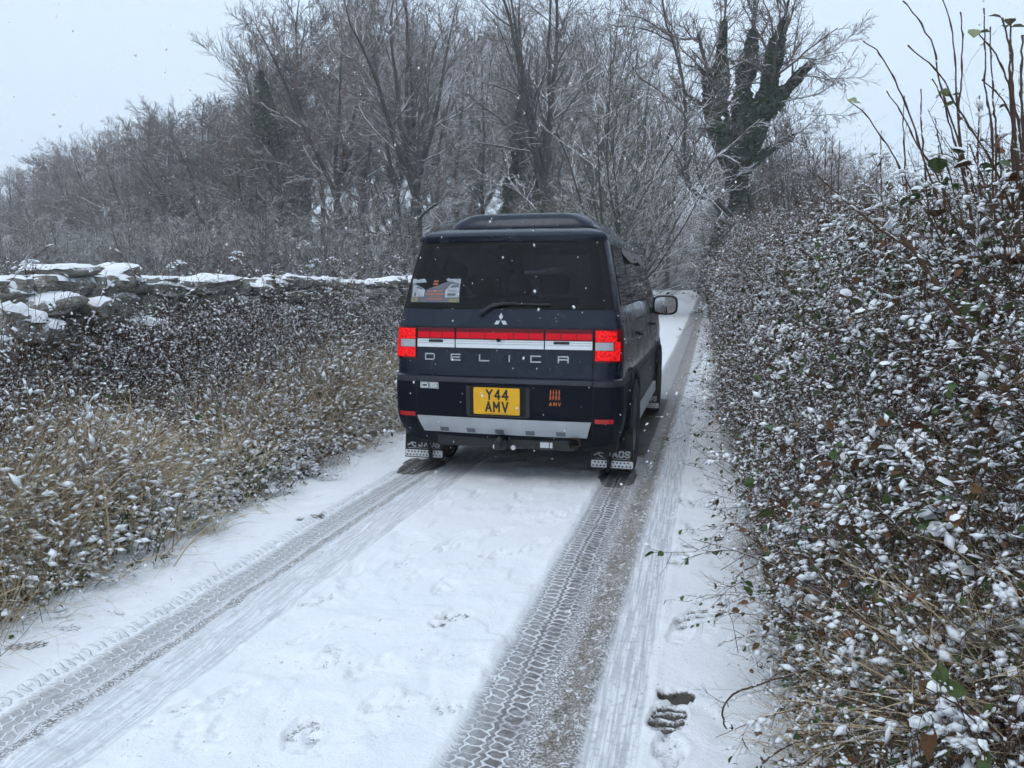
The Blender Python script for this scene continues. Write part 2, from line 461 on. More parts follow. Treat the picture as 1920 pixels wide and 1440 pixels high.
def mat_road():
    m, nt, b = new_mat("lane_snow_and_slush")
    tc = nd(nt, "ShaderNodeTexCoord"); sp = nd(nt, "ShaderNodeSeparateXYZ"); nt.links.new(tc.outputs["Object"], sp.inputs[0])
    X, Y = sp.outputs[0], sp.outputs[1]
    wob = math_n(nt, 'MULTIPLY', math_n(nt, 'SUBTRACT', noise_n(nt, 14, 3), 0.5), 0.022)
    Yw = math_n(nt, 'ADD', Y, math_n(nt, 'MULTIPLY', math_n(nt, 'SUBTRACT', noise_n(nt, 17, 3), 0.5), 0.055))
    def rel(c0): return math_n(nt, 'ADD', math_n(nt, 'SUBTRACT', X, math_n(nt, 'MULTIPLY_ADD', Y, 0.0215, c0)), wob)
    sr, sl = rel(-0.660), rel(-2.250)
    def step(v, a, bb):
        mr = nd(nt, "ShaderNodeMapRange"); mr.interpolation_type = 'SMOOTHSTEP'
        nt.links.new(v, mr.inputs[0]); mr.inputs[1].default_value = a; mr.inputs[2].default_value = bb
        return mr.outputs[0]
    def band(s, lo, hi, soft=0.02): return math_n(nt, 'MULTIPLY', step(s, lo - soft, lo + soft), math_n(nt, 'SUBTRACT', 1.0, step(s, hi - soft, hi + soft)))
    def mul(a, bb): return math_n(nt, 'MULTIPLY', a, bb)
    def mx(a, bb): return math_n(nt, 'MAXIMUM', a, bb)
    fresh = math_n(nt, 'SUBTRACT', 1.0, step(Y, 6.0, 6.3))
    n_fine = noise_n(nt, 120, 3, 0.7); n_mid = noise_n(nt, 34, 5, 0.65); n_big = noise_n(nt, 5, 4)
    mpn = nd(nt, "ShaderNodeMapping"); mpn.inputs["Scale"].default_value = (90, 3, 1); nt.links.new(tc.outputs["Object"], mpn.inputs[0])
    stx = nd(nt, "ShaderNodeTexNoise"); stx.inputs["Scale"].default_value = 1.0; stx.inputs["Detail"].default_value = 4; nt.links.new(mpn.outputs[0], stx.inputs["Vector"])
    streak = stx.outputs[0]
    # tread ladders left standing between the lugs
    def ladder(s, sc, pitch, phase, half=0.030):
        e = math_n(nt, 'ABSOLUTE', math_n(nt, 'SUBTRACT', s, sc))
        ph = math_n(nt, 'FRACT', math_n(nt, 'ADD', math_n(nt, 'DIVIDE', Yw, pitch), phase))
        tri = math_n(nt, 'ABSOLUTE', math_n(nt, 'SUBTRACT', ph, 0.5))
        edge = math_n(nt, 'ABSOLUTE', math_n(nt, 'SUBTRACT', e, math_n(nt, 'MULTIPLY_ADD', tri, 0.028, half - 0.006)))
        edge_m = math_n(nt, 'SUBTRACT', 1.0, step(math_n(nt, 'ADD', edge, math_n(nt, 'MULTIPLY', math_n(nt, 'SUBTRACT', n_mid, 0.5), 0.016)), 0.0035, 0.0075))
        sk = math_n(nt, 'FRACT', math_n(nt, 'ADD', math_n(nt, 'ADD', math_n(nt, 'DIVIDE', Yw, pitch), phase), math_n(nt, 'MULTIPLY', math_n(nt, 'SUBTRACT', s, sc), 7.0)))
        rung = math_n(nt, 'ABSOLUTE', math_n(nt, 'SUBTRACT', sk, 0.5))
        rung_m = mul(math_n(nt, 'SUBTRACT', 1.0, step(math_n(nt, 'ADD', rung, math_n(nt, 'MULTIPLY', math_n(nt, 'SUBTRACT', n_mid, 0.5), 0.35)), 0.07, 0.17)), math_n(nt, 'SUBTRACT', 1.0, step(e, half, half + 0.008)))
        return mx(edge_m, rung_m)
    def ticks(s, lo, hi, pitch, phase):
        ph = math_n(nt, 'ABSOLUTE', math_n(nt, 'SUBTRACT', math_n(nt, 'FRACT', math_n(nt, 'ADD', math_n(nt, 'DIVIDE', Yw, pitch), phase)), 0.5))
        return mul(band(s, lo, hi, 0.006), math_n(nt, 'SUBTRACT', 1.0, step(ph, 0.08, 0.2)))
    lugs_r = mx(mx(ladder(sr, -0.045, 0.042, 0.0), ladder(sr, 0.045, 0.042, 0.45)), mx(ticks(sr, -0.115, -0.082, 0.036, 0.2), ticks(sr, 0.083, 0.105, 0.036, 0.7)))
    lugs_l = mx(mul(ladder(sl, -0.02, 0.040, 0.1, 0.026), math_n(nt, 'SUBTRACT', 1.0, step(n_big, 0.72, 0.8))), ladder(sl, 0.07, 0.040, 0.6, 0.02))
    lugs_l = mx(lugs_l, mx(ticks(sl, -0.14, -0.09, 0.040, 0.3), ticks(sl, -0.075, -0.05, 0.040, 0.8)))
    worn = step(n_mid, 0.40, 0.52)
    lug = mul(fresh, mx(mul(lugs_r, band(sr, -0.125, 0.115, 0.01)), mul(lugs_l, band(sl, -0.17, 0.12, 0.012))))
    # packed, slushy and thin parts of the ruts
    press_r = mul(fresh, band(sr, -0.10, 0.105, 0.018))
    press_l = mul(fresh, band(sl, -0.06, 0.10, 0.025))
    thin_l = mul(fresh, mul(band(sl, -0.15, -0.06, 0.02), math_n(nt, 'MULTIPLY', step(n_mid, 0.52, 0.66), 0.5)))
    ahead = math_n(nt, 'SUBTRACT', 1.0, fresh)
    old_r = mul(ahead, band(sr, -0.12, 0.17, 0.05))
    old_l = mul(ahead, band(sl, -0.15, 0.25, 0.05))
    slush = math_n(nt, 'MULTIPLY', band(math_n(nt, 'ADD', sr, math_n(nt, 'MULTIPLY', math_n(nt, 'SUBTRACT', n_mid, 0.5), 0.09)), 0.165, 0.275, 0.03), math_n(nt, 'MULTIPLY_ADD', step(n_big, 0.42, 0.58), 0.35, 0.65))
    speck_r = band(sr, 0.10, 0.175, 0.012)
    speck_l = band(sl, 0.115, 0.185, 0.015)
    pack_r = band(sr, 0.30, 0.47, 0.012)
    pack_l = band(sl, 0.185, 0.44, 0.02)
    at_n = nd(nt, "ShaderNodeAttribute"); at_n.attribute_name = "bare"; barev = at_n.outputs["Fac"]

    snow = ramp_n(nt, n_big, [(0.3, (0.81, 0.835, 0.875)), (0.7, (0.87, 0.888, 0.915))])
    packed = mix_c(nt, step(streak, 0.40, 0.62), (0.50, 0.52, 0.56), (0.78, 0.80, 0.84))
    packed = mix_c(nt, math_n(nt, 'MULTIPLY', step(n_mid, 0.52, 0.62), 0.5), packed, (0.36, 0.36, 0.37))
    wet = ramp_n(nt, n_mid, [(0.32, (0.125, 0.118, 0.115)), (0.52, (0.225, 0.215, 0.215)), (0.70, (0.46, 0.465, 0.48))])
    grit = ramp_n(nt, n_fine, [(0.34, (0.070, 0.062, 0.056)), (0.47, (0.22, 0.195, 0.17)), (0.60, (0.40, 0.36, 0.32)), (0.68, (0.72, 0.71, 0.70))])
    speck = mix_c(nt, step(n_fine, 0.47, 0.56), (0.20, 0.19, 0.19), (0.72, 0.74, 0.77))
    asph = ramp_n(nt, n_fine, [(0.3, (0.028, 0.025, 0.022)), (0.7, (0.085, 0.074, 0.060))])
    c = mix_c(nt, math_n(nt, 'MULTIPLY', pack_r, 0.85), snow, packed)
    c = mix_c(nt, math_n(nt, 'MULTIPLY', pack_l, 0.7), c, packed)
    c = mix_c(nt, mx(speck_r, speck_l), c, speck)
    c = mix_c(nt, mul(band(sr, 0.16, 0.30, 0.02), step(n_mid, 0.36, 0.46)), c, speck)
    c = mix_c(nt, mul(slush, step(n_mid, 0.34, 0.50)), c, grit)
    c = mix_c(nt, mx(math_n(nt, 'MULTIPLY', old_r, 0.8), math_n(nt, 'MULTIPLY', old_l, 0.6)), c, wet)
    c = mix_c(nt, mx(press_r, mx(math_n(nt, 'MULTIPLY', press_l, 0.62), thin_l)), c, wet)
    c = mix_c(nt, math_n(nt, 'MULTIPLY', mul(press_r, math_n(nt, 'SUBTRACT', 1.0, step(sr, -0.08, 0.03))), 0.35), c, packed)
    c = mix_c(nt, step(math_n(nt, 'ADD', barev, math_n(nt, 'MULTIPLY', math_n(nt, 'SUBTRACT', n_fine, 0.5), 0.9)), 0.25, 0.6), c, asph)
    lug_v = mul(lug, math_n(nt, 'SUBTRACT', 1.0, math_n(nt, 'MULTIPLY', step(barev, 0.3, 0.7), 0.55)))
    brk = math_n(nt, 'MULTIPLY_ADD', step(noise_n(nt, 7, 4), 0.36, 0.52), 0.5, 0.5)
    dots = mul(step(noise_n(nt, 75, 1, 0.4), 0.735, 0.76), step(noise_n(nt, 2.5, 2), 0.45, 0.6))
    c = mix_c(nt, math_n(nt, 'MULTIPLY', dots, 0.8), c, (0.10, 0.085, 0.07))
    lug_v = mul(lug_v, brk)
    c = mix_c(nt, mul(lug_v, math_n(nt, 'MULTIPLY_ADD', step(n_mid, 0.32, 0.5), 0.6, 0.4)), c, (0.80, 0.82, 0.85))
    nt.links.new(c, b.inputs["Base Color"])
    wetm = mx(mx(press_r, press_l), mx(slush, step(barev, 0.3, 0.6)))
    rg = math_n(nt, 'MULTIPLY_ADD', wetm, -0.25, 0.72); nt.links.new(rg, b.inputs["Roughness"])
    b.inputs["Specular IOR Level"].default_value = 0.35
    hgt = math_n(nt, 'ADD', math_n(nt, 'MULTIPLY', lug_v, 0.55), math_n(nt, 'ADD', math_n(nt, 'MULTIPLY', n_fine, 0.22), math_n(nt, 'MULTIPLY', n_mid, 0.45)))
    hgt = math_n(nt, 'ADD', hgt, math_n(nt, 'MULTIPLY', mul(slush, n_fine), 0.5))
    bump_n(nt, hgt, 0.9, 0.016, b)
    return m
M['road'] = mat_road()
road = r_.build("road", M['road'], smooth=True)
at_b = road.data.attributes.new("bare", 'FLOAT', 'POINT')
at_b.data.foreach_set("value", bare.ravel().astype(np.float32))
tag(road, "narrow lane under trodden snow with tyre tracks", kind="structure")

# ------------------------------------------------------------------ dry stone wall
rw = np.random.RandomState(5)
def stone_mesh(seed, flat=False):
    bm = bmesh.new(); bmesh.ops.create_cube(bm, size=2.0)
    bmesh.ops.subdivide_edges(bm, edges=bm.edges[:], cuts=3, use_grid_fill=True)
    r = np.random.RandomState(seed)
    ph = r.uniform(0, 6.28, 9)
    for v in bm.verts:
        p = np.array(v.co[:]); q = np.abs(p) ** 9
        p = p / max(1e-6, (q.sum()) ** (1 / 9.0)) * 0.95
        p = p * (1 + 0.16 * np.sin(2.1 * p[[1, 2, 0]] + ph[:3]) + 0.06 * np.sin(4.3 * p[[2, 0, 1]] + ph[3:6]))
        p += r.normal(0, 0.075, 3)
        v.co = p
    bmesh.ops.recalc_face_normals(bm, faces=bm.faces)
    me = bpy.data.meshes.new("stone"); bm.to_mesh(me); bm.free()
    me.materials.append(M['stone'])
    me.polygons.foreach_set("use_smooth", [True] * len(me.polygons)); me.set_sharp_from_angle(angle=rad(38))
    return me
def cap_mesh(seed):
    r = np.random.RandomState(seed); n = 13
    u = np.linspace(-1, 1, n); U, W = np.meshgrid(u, u)
    rr = np.maximum(np.abs(U), np.abs(W))
    sq = 1 - 0.16 * (np.abs(U * W)) ** 1.5
    edge = 0.94 + 0.55 * (fbm(U * 2 + 9 * seed, W * 2, 5, 2) - 0.5)
    top = 0.86 + 0.48 * (1 - rr ** 3.0) + 0.75 * (fbm(U * 1.9 + 5 * seed, W * 1.9 + 3, 7, 3) - 0.5)
    droop = np.where(rr > 0.99, -0.12 - 0.42 * fbm(U * 3 + seed, W * 3 + 2, 9, 2), 0)
    V = np.stack([U * sq * edge * 0.97, W * sq * edge * 0.97, top + droop - 0.10], -1)
    a = Acc(); a.add(V, grid_faces(n, n))
    return a.mesh("snow_cap", M['snow'], smooth=True)
STONES = [stone_mesh(100 + k) for k in range(8)]
CAPS = [cap_mesh(k) for k in range(6)]
wall = thing("dry_stone_wall", "low dry stone wall of grey limestone capped with snow along the left verge", "wall", (WALL_X, 3.0, 0.45))
wl0 = np.array([WALL_X, 3.0, 0.45])
n_st = [0]; rest = Acc()
def put_stone(x, y, z, dx, dy, dz, rot=(0, 0, 0), cap=False, capk=None):
    me = STONES[rw.randint(len(STONES))]
    if n_st[0] < 298:
        o = link("stone", me, wall, tuple(np.array([x, y, z]) - wl0), rot, (dx / 2, dy / 2, dz / 2)); n_st[0] += 1
        if cap: link("snow_cap", CAPS[rw.randint(len(CAPS)) if capk is None else capk], o, scale=(1.06, 1.12, 1.0 if dz > 0.1 else 1.25))
    else:
        Mx = Matrix.LocRotScale(Vector((x, y, z)) - Vector(wl0), None, (dx / 2, dy / 2, dz / 2))
        from_me(rest, me, Mx)
        if cap: from_me(rest, CAPS[rw.randint(len(CAPS))], Mx, 1)
def from_me(acc, me, Mx, mat=0):
    V = np.empty(len(me.vertices) * 3, np.float32); me.vertices.foreach_get("co", V); V = V.reshape(-1, 3)
    A = np.array(Mx); V = V @ A[:3, :3].T + A[:3, 3]
    F = np.array([list(p.vertices) for p in me.polygons]); acc.add(V, F, mat)

def wall_top(y):
    return 1.42 + road_z(y) + 0.07 * (fbm(y * 0.8, 0 * y, 12, 2) - 0.5)
# the named stones on top of the near end, as they lie in the photograph
T = [(4.30, 4.95, 1.32, 0.17, 0.02), (4.97, 5.42, 1.535, 0.085, 0.03), (5.0, 5.42, 1.42, 0.15, 0.0), (5.42, 5.88, 1.425, 0.16, -0.06), (5.66, 5.90, 1.53, 0.10, 0.25),
     (5.90, 6.52, 1.375, 0.14, -0.05), (6.08, 6.30, 1.47, 0.06, 0.1), (6.52, 7.36, 1.44, 0.13, 0.09), (3.5, 4.25, 1.30, 0.2, 0.0)]
for y0, y1, zc, dz, tilt in T:
    put_stone(WALL_X + rw.uniform(-0.03, 0.03), (y0 + y1) / 2, zc, rw.uniform(0.42, 0.52), (y1 - y0) * 0.98, dz, (tilt, rw.uniform(-.05, .05), rw.uniform(-.08, .08)), cap=True)
for x, y, z, dx, dy, dz in [(-4.56, 4.32, 1.17, 0.34, 0.40, 0.22), (-4.50, 4.02, 1.00, 0.30, 0.34, 0.18), (-4.66, 4.78, 1.30, 0.26, 0.36, 0.10), (-4.56, 5.12, 1.26, 0.18, 0.24, 0.12), (-4.62, 5.75, 1.06, 0.26, 0.32, 0.14), (-4.60, 4.62, 1.10, 0.22, 0.26, 0.14)]:
    put_stone(x, y, z, dx, dy, dz, (rw.uniform(-.2, .2), 0.15, rw.uniform(-.3, .3)), cap=True)
# courses under and beyond them
for y_end, y_start in ((14.0, 3.2), (34.0, 14.0)):
    base = 0.40
    levels = [(0.0, 0.20), (0.20, 0.36), (0.36, 0.50), (0.50, 0.62), (0.62, 0.74), (0.74, 0.84)]
    for li, (a, b_) in reversed(list(enumerate(levels))):
        y = y_start + rw.uniform(0, .2)
        while y < y_end:
            L = rw.uniform(0.16, 0.40); top = float(wall_top(y))
            zb = 0.38 + float(road_z(y)) + a * (top - 0.50 - float(road_z(y))) / 0.72 * 1.0
            zt = 0.38 + float(road_z(y)) + b_ * (top - 0.50 - float(road_z(y))) / 0.72 * 1.0
            last = li == len(levels) - 1
            if True:
                put_stone(WALL_X + rw.uniform(-0.05, 0.05), y + L / 2, (zb + zt) / 2 + (rw.uniform(-0.02, 0.03) if last else 0), rw.uniform(0.44, 0.56), L * 1.02, (zt - zb) * rw.uniform(1.0, 1.3),
                          (rw.uniform(-.07, .07), rw.uniform(-.05, .05), rw.uniform(-.1, .1)), cap=last)
            y += L
ro = rest.build("stone", [M['stone'], M['snow']], wall, smooth=True, sharp=42)
ro["kind"] = "stuff"
# ------------------------------------------------------------------ the van
def mat_paint(name, col, dirt=0.25, rough=0.28, coat=0.3, metal=0.2, spec=0.22):
    m, nt, b = new_mat(name)
    n = noise_n(nt, 3.5, 6, 0.6); n2 = noise_n(nt, 130, 2, 0.6)
    dust = ramp_n(nt, n, [(0.40, (0, 0, 0)), (0.75, (dirt,) * 3)])
    flake = mix_c(nt, ramp_n(nt, n2, [(0.45, (0, 0, 0)), (0.65, (0.25,) * 3)]), col, tuple(c * 1.8 for c in col))
    nt.links.new(mix_c(nt, dust, flake, (0.10, 0.095, 0.09)), b.inputs["Base Color"])
    b.inputs["Metallic"].default_value = metal
    nt.links.new(math_n(nt, 'MULTIPLY_ADD', n, 0.25, rough - 0.08), b.inputs["Roughness"])
    b.inputs["Coat Weight"].default_value = coat; b.inputs["Coat Roughness"].default_value = 0.07; b.inputs["Specular IOR Level"].default_value = spec
    return m
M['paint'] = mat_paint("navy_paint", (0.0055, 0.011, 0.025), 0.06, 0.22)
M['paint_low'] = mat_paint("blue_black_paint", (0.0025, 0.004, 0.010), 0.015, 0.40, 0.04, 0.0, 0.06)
M['trim'] = simple("black_plastic", (0.012, 0.013, 0.015), 0.55, var=0.3, vscale=20)
M['gap'] = simple("shut_line_black", (0.003, 0.003, 0.004), 0.9)
M['ledge'] = simple("grey_blue_ledge", (0.030, 0.034, 0.044), 0.5, var=0.2)
M['chrome'] = simple("chrome", (0.50, 0.51, 0.53), 0.25, 1.0)
M['chrome_matt'] = simple("silver_garnish", (0.80, 0.82, 0.84), 0.35, 0.35)
M['silver'] = simple("silver_skid_trim", (0.42, 0.435, 0.46), 0.45, 0.25, var=0.12, vscale=5)
M['insert'] = simple("grey_trim_insert", (0.11, 0.12, 0.135), 0.5)
M['red_added_glow'] = simple("red_lens_added_glow", (0.30, 0.002, 0.008), 0.35, emit=(0.8, 0.0, 0.02), estr=0.30, spec=0.2)  # dim glow put into the unlit bar lenses and camera hood
M['dark_red'] = simple("dark_red_lens", (0.13, 0.002, 0.006), 0.3, spec=0.3)
M['reflector'] = simple("red_reflector", (0.30, 0.004, 0.008), 0.3, coat=0.5, emit=(0.6, 0.0, 0.01), estr=0.12)  # faint glow added to a passive reflector
M['clear_lens'] = simple("clear_lens", (0.50, 0.51, 0.53), 0.3, 0.3, coat=0.6)
M['yellow'] = simple("yellow_plate", (0.80, 0.42, 0.004), 0.5, var=0.05)
M['ink'] = simple("black_ink", (0.006, 0.006, 0.006), 0.5)
M['orange'] = simple("orange_vinyl", (0.62, 0.15, 0.035), 0.5)
M['tyre'] = simple("tyre_rubber", (0.014, 0.014, 0.014), 0.85, var=0.4, vscale=30)
M['rim'] = simple("dark_alloy", (0.10, 0.10, 0.11), 0.35, 0.9)
M['white'] = simple("white_print", (0.70, 0.71, 0.73), 0.5)
M['worn_white'] = simple("worn_white_print", (0.42, 0.43, 0.45), 0.6, var=0.3, vscale=60)
M['steel_strip'] = simple("chequered_steel_strip", (0.70, 0.71, 0.72), 0.35, 0.4, var=0.15, vscale=50)
M['rust'] = simple("rusty_steel", (0.10, 0.060, 0.042), 0.8, var=0.5, vscale=40)
M['seat'] = simple("seat_cloth", (0.030, 0.030, 0.034), 0.9)
M['mirror_glass'] = simple("mirror_glass", (0.85, 0.86, 0.88), 0.02, 1.0)
M['visor'] = simple("smoked_visor", (0.050, 0.034, 0.032), 0.35, coat=0.2)

def mat_lit():
    m, nt, b = new_mat("lit_red_lamp")
    v = nd(nt, "ShaderNodeTexVoronoi"); v.inputs["Scale"].default_value = 70
    tc = nd(nt, "ShaderNodeTexCoord"); nt.links.new(tc.outputs["Object"], v.inputs["Vector"])
    b.inputs["Base Color"].default_value = (0.5, 0.004, 0.008, 1)
    b.inputs["Roughness"].default_value = 0.3; b.inputs["Specular IOR Level"].default_value = 0.2
    nt.links.new(ramp_n(nt, v.outputs[0], [(0.0, (1.0, 0.045, 0.02)), (0.5, (0.9, 0.0, 0.004))]), b.inputs["Emission Color"])
    nt.links.new(math_n(nt, 'MULTIPLY_ADD', v.outputs[0], -1.1, 0.95), b.inputs["Emission Strength"])
    bump_n(nt, v.outputs[0], 0.4, 0.004, b)
    return m
M['red_lit'] = mat_lit()

def mat_glass(name, tint, dirt=0.04, ior=1.45):
    m, nt, b = new_mat(name); nt.nodes.remove(b)
    out = nt.nodes["Material Output"]
    t = nd(nt, "ShaderNodeBsdfTransparent"); t.inputs[0].default_value = tuple(tint) + (1,)
    gl = nd(nt, "ShaderNodeBsdfGlossy"); gl.inputs["Roughness"].default_value = 0.03; gl.inputs[0].default_value = (0.9, 0.92, 0.95, 1)
    df = nd(nt, "ShaderNodeBsdfDiffuse"); df.inputs[0].default_value = (0.10, 0.10, 0.11, 1)
    fr = nd(nt, "ShaderNodeFresnel"); fr.inputs[0].default_value = ior
    mp = nd(nt, "ShaderNodeMapping"); mp.inputs["Scale"].default_value = (26, 26, 2.2)
    tc = nd(nt, "ShaderNodeTexCoord"); nt.links.new(tc.outputs["Object"], mp.inputs[0])
    nz = nd(nt, "ShaderNodeTexNoise"); nz.inputs["Scale"].default_value = 1.0; nz.inputs["Detail"].default_value = 5; nt.links.new(mp.outputs[0], nz.inputs["Vector"])
    m1 = nd(nt, "ShaderNodeMixShader"); nt.links.new(t.outputs[0], m1.inputs[1]); nt.links.new(df.outputs[0], m1.inputs[2])
    nt.links.new(math_n(nt, 'MULTIPLY', ramp_n(nt, nz.outputs[0], [(0.4, (0, 0, 0)), (0.75, (1, 1, 1))]), dirt), m1.inputs[0])
    m2 = nd(nt, "ShaderNodeMixShader"); nt.links.new(m1.outputs[0], m2.inputs[1]); nt.links.new(gl.outputs[0], m2.inputs[2])
    nt.links.new(fr.outputs[0], m2.inputs[0]); nt.links.new(m2.outputs[0], out.inputs[0])
    return m
M['privacy'] = mat_glass("privacy_glass", (0.055, 0.06, 0.075), 0.06, 1.3)
M['tinted'] = mat_glass("tinted_glass", (0.12, 0.11, 0.11), 0.15, 1.18)
M['side_privacy'] = mat_glass("side_privacy_glass", (0.03, 0.03, 0.033), 0.15, 1.18)
M['glass'] = mat_glass("clear_glass", (0.75, 0.78, 0.78), 0.10)

van = thing("camper_van", "dark navy camper van seen from behind with red tail lights and pop-top roof", "van", (-1.335, 5.24, 0.0), rad(-1.0))

ZK = [0.28, 0.36, 0.42, 0.48, 0.60, 0.735, 0.745, 0.775, 0.787, 0.90, 1.13, 1.26, 1.50, 1.74, 1.78, 1.80, 1.825, 1.845, 1.858, 1.864]
WK = [0.785, 0.825, 0.84, 0.848, 0.852, 0.852, 0.848, 0.846, 0.838, 0.838, 0.828, 0.802, 0.757, 0.703, 0.690, 0.675, 0.635, 0.560, 0.36, 0.18]
RK = [0.14, 0.06, 0.025, 0.005, 0.0, 0.0, -0.006, -0.006, 0.012, 0.02, 0.035, 0.06, 0.13, 0.20, 0.185, 0.20, 0.25, 0.34, 0.65, 1.0]
FK = [4.50, 4.60, 4.64, 4.66, 4.66, 4.62, 4.62, 4.61, 4.60, 4.55, 4.00, 3.72, 3.28, 2.80, 2.70, 2.60, 2.45, 2.30, 2.0, 1.7]
CK = [0.10, 0.11, 0.12, 0.12, 0.12, 0.12, 0.12, 0.12, 0.115, 0.11, 0.10, 0.09, 0.085, 0.085, 0.085, 0.08, 0.08, 0.08, 0.07, 0.05]
def W_(z): return np.interp(z, ZK, WK)
def yr_(z): return np.interp(z, ZK, RK)
def yf_(z): return np.interp(z, ZK, FK)
def rc_(z): return np.interp(z, ZK, CK)
BOW = 0.035
def rear(x, z, off=0.0):
    x = np.asarray(x, float); z = np.asarray(z, float) + 0 * x
    w, r = W_(z), rc_(z); k = np.clip(np.abs(x) - (w - r), 0, r * 0.995)
    y = yr_(z) + r - np.sqrt(r * r - k * k) + BOW * (x / w) ** 2
    nx = np.sign(x) * k / r; ny = -np.sqrt(1 - nx ** 2)
    return np.stack([x + nx * off, y + ny * off, z], -1)
def side(s, z, off=0.0, sg=1):
    s = np.asarray(s, float); z = np.asarray(z, float) + 0 * s
    y = yr_(z) + rc_(z) + s * (yf_(z) - yr_(z) - 2 * rc_(z))
    x = W_(z) * (1 - 0.05 * np.clip((y - 3.4) / 1.3, 0, 1) ** 2) + off
    return np.stack([sg * x, y, z], -1)

N1, NC, N2 = 23, 5, 72
zs = np.array([0.28, 0.32, 0.36, 0.39, 0.42, 0.45, 0.48, 0.52, 0.56, 0.60, 0.64, 0.68, 0.71, 0.735, 0.745, 0.775, 0.787, 0.82, 0.86, 0.90, 0.95, 1.0, 1.05, 1.09, 1.13, 1.17, 1.21, 1.255, 1.275,
               1.32, 1.38, 1.44, 1.50, 1.56, 1.62, 1.68, 1.72, 1.735, 1.76, 1.78, 1.79, 1.80, 1.812, 1.825, 1.835, 1.845, 1.852, 1.858, 1.864])
def loop_at(z):
    w, r = W_(z), rc_(z); pts = []
    xr_ = np.linspace(-(w - r), w - r, N1)
    pts += [rear(x, z) for x in xr_]
    for a in np.linspace(-90, 0, NC + 2)[1:-1]:
        pts.append(rear((w - r) + r * math.cos(rad(a)), z))
    S = np.linspace(0, 1, N2)
    bow = lambda p: BOW * np.clip(1 - (p - yr_(z) - 0.1) / 0.5, 0, 1)
    for s in S:
        p = side(s, z); p = p + np.array([0, float(bow(p[1])), 0]); pts.append(p)
    wf = side(1.0, z)[0]; yf = float(yf_(z))
    for a in np.linspace(0, 90, NC + 2)[1:-1]:
        pts.append(np.array([wf - r + r * math.cos(rad(a)), yf - r + r * math.sin(rad(a)), z]))
    for x in np.linspace(wf - r, -(wf - r), N1): pts.append(np.array([x, yf + 0.0, z]))
    for a in np.linspace(90, 180, NC + 2)[1:-1]:
        pts.append(np.array([-(wf - r) + r * math.cos(rad(a)), yf - r + r * math.sin(rad(a)), z]))
    for s in S[::-1]:
        p = side(s, z); p = p + np.array([0, float(bow(p[1])), 0]); p[0] = -p[0]; pts.append(p)
    for a in np.linspace(180, 270, NC + 2)[1:-1]:
        p = rear((w - r) - r * math.cos(rad(a)) * 1.0, z); p[0] = -p[0]; pts.append(p)
    return np.array(pts)
L = np.array([loop_at(z) for z in zs])
nl = L.shape[1]
WHEELS = [(0.80, 'rear'), (3.62, 'front')]
WR, ARCH, WZ = 0.350, 0.415, 0.350
i_side_r = np.arange(N1 + NC, N1 + NC + N2); i_front = np.arange(N1 + 2 * NC + N2, 2 * N1 + 2 * NC + N2)
i_side_l = np.arange(2 * N1 + 3 * NC + N2, 2 * N1 + 3 * NC + 2 * N2)
QZ, QJ = np.meshgrid(np.arange(len(zs) - 1), np.arange(nl), indexing='ij')
keep = np.ones_like(QZ, bool)
zmid = (zs[:-1] + zs[1:]) / 2
glassband = (zmid > 1.275) & (zmid < 1.735)
srange = np.linspace(0, 1, N2); smid = (srange[:-1] + srange[1:]) / 2
SIDE_WIN = [(0.055, 0.27), (0.30, 0.60), (0.63, 0.945)]
for zi in np.where(glassband)[0]:
    keep[zi, 1:N1 - 2] = False
    keep[zi, i_front[1:-2]] = False
    for a, b_ in SIDE_WIN:
        for k in np.where((smid > a) & (smid < b_))[0]:
            if zmid[zi] < 1.72 and zmid[zi] > 1.30:
                keep[zi, i_side_r[k]] = False; keep[zi, i_side_l[N2 - 2 - k]] = False
side_idx = np.concatenate([i_side_r, i_side_l])
for wy, _ in WHEELS:
    D = np.hypot(L[:, side_idx, 1] - wy, L[:, side_idx, 2] - WZ)
    inside = D < ARCH
    for zi in range(len(zs) - 1):
        for q in range(len(side_idx) - 1):
            if side_idx[q + 1] - side_idx[q] != 1: continue
            if inside[zi, q] and inside[zi + 1, q] and inside[zi, q + 1] and inside[zi + 1, q + 1]: keep[zi, side_idx[q]] = False
    # pull the rim of the opening onto the circle
    sel = inside & (D > ARCH - 0.055)
    for zi, q in zip(*np.where(sel)):
        j = side_idx[q]; d = L[zi, j, 1:] - np.array([wy, WZ]); d = d / (np.linalg.norm(d) + 1e-9) * ARCH
        if WZ + d[1] >= zs[0] - 0.01: L[zi, j, 1:] = np.array([wy, WZ]) + d
body = Acc()
q0 = (QZ * nl + QJ)[keep]; q1 = (QZ * nl + (QJ + 1) % nl)[keep]
F = np.stack([q0, q1, q1 + nl, q0 + nl], 1)
zi_of = QZ[keep]
body.v.append(L.reshape(-1, 3)); body.n = len(L.reshape(-1, 3))
zm = zmid[zi_of]
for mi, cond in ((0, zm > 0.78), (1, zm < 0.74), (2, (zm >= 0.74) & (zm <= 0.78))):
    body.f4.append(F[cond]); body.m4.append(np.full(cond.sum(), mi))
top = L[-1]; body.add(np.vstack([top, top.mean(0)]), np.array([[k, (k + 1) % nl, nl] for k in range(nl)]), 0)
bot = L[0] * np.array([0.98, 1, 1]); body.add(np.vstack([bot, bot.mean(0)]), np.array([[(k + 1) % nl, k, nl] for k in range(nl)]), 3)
body.build("body", [M['paint'], M['paint_low'], M['ledge'], M['trim']], van, smooth=True, sharp=32)

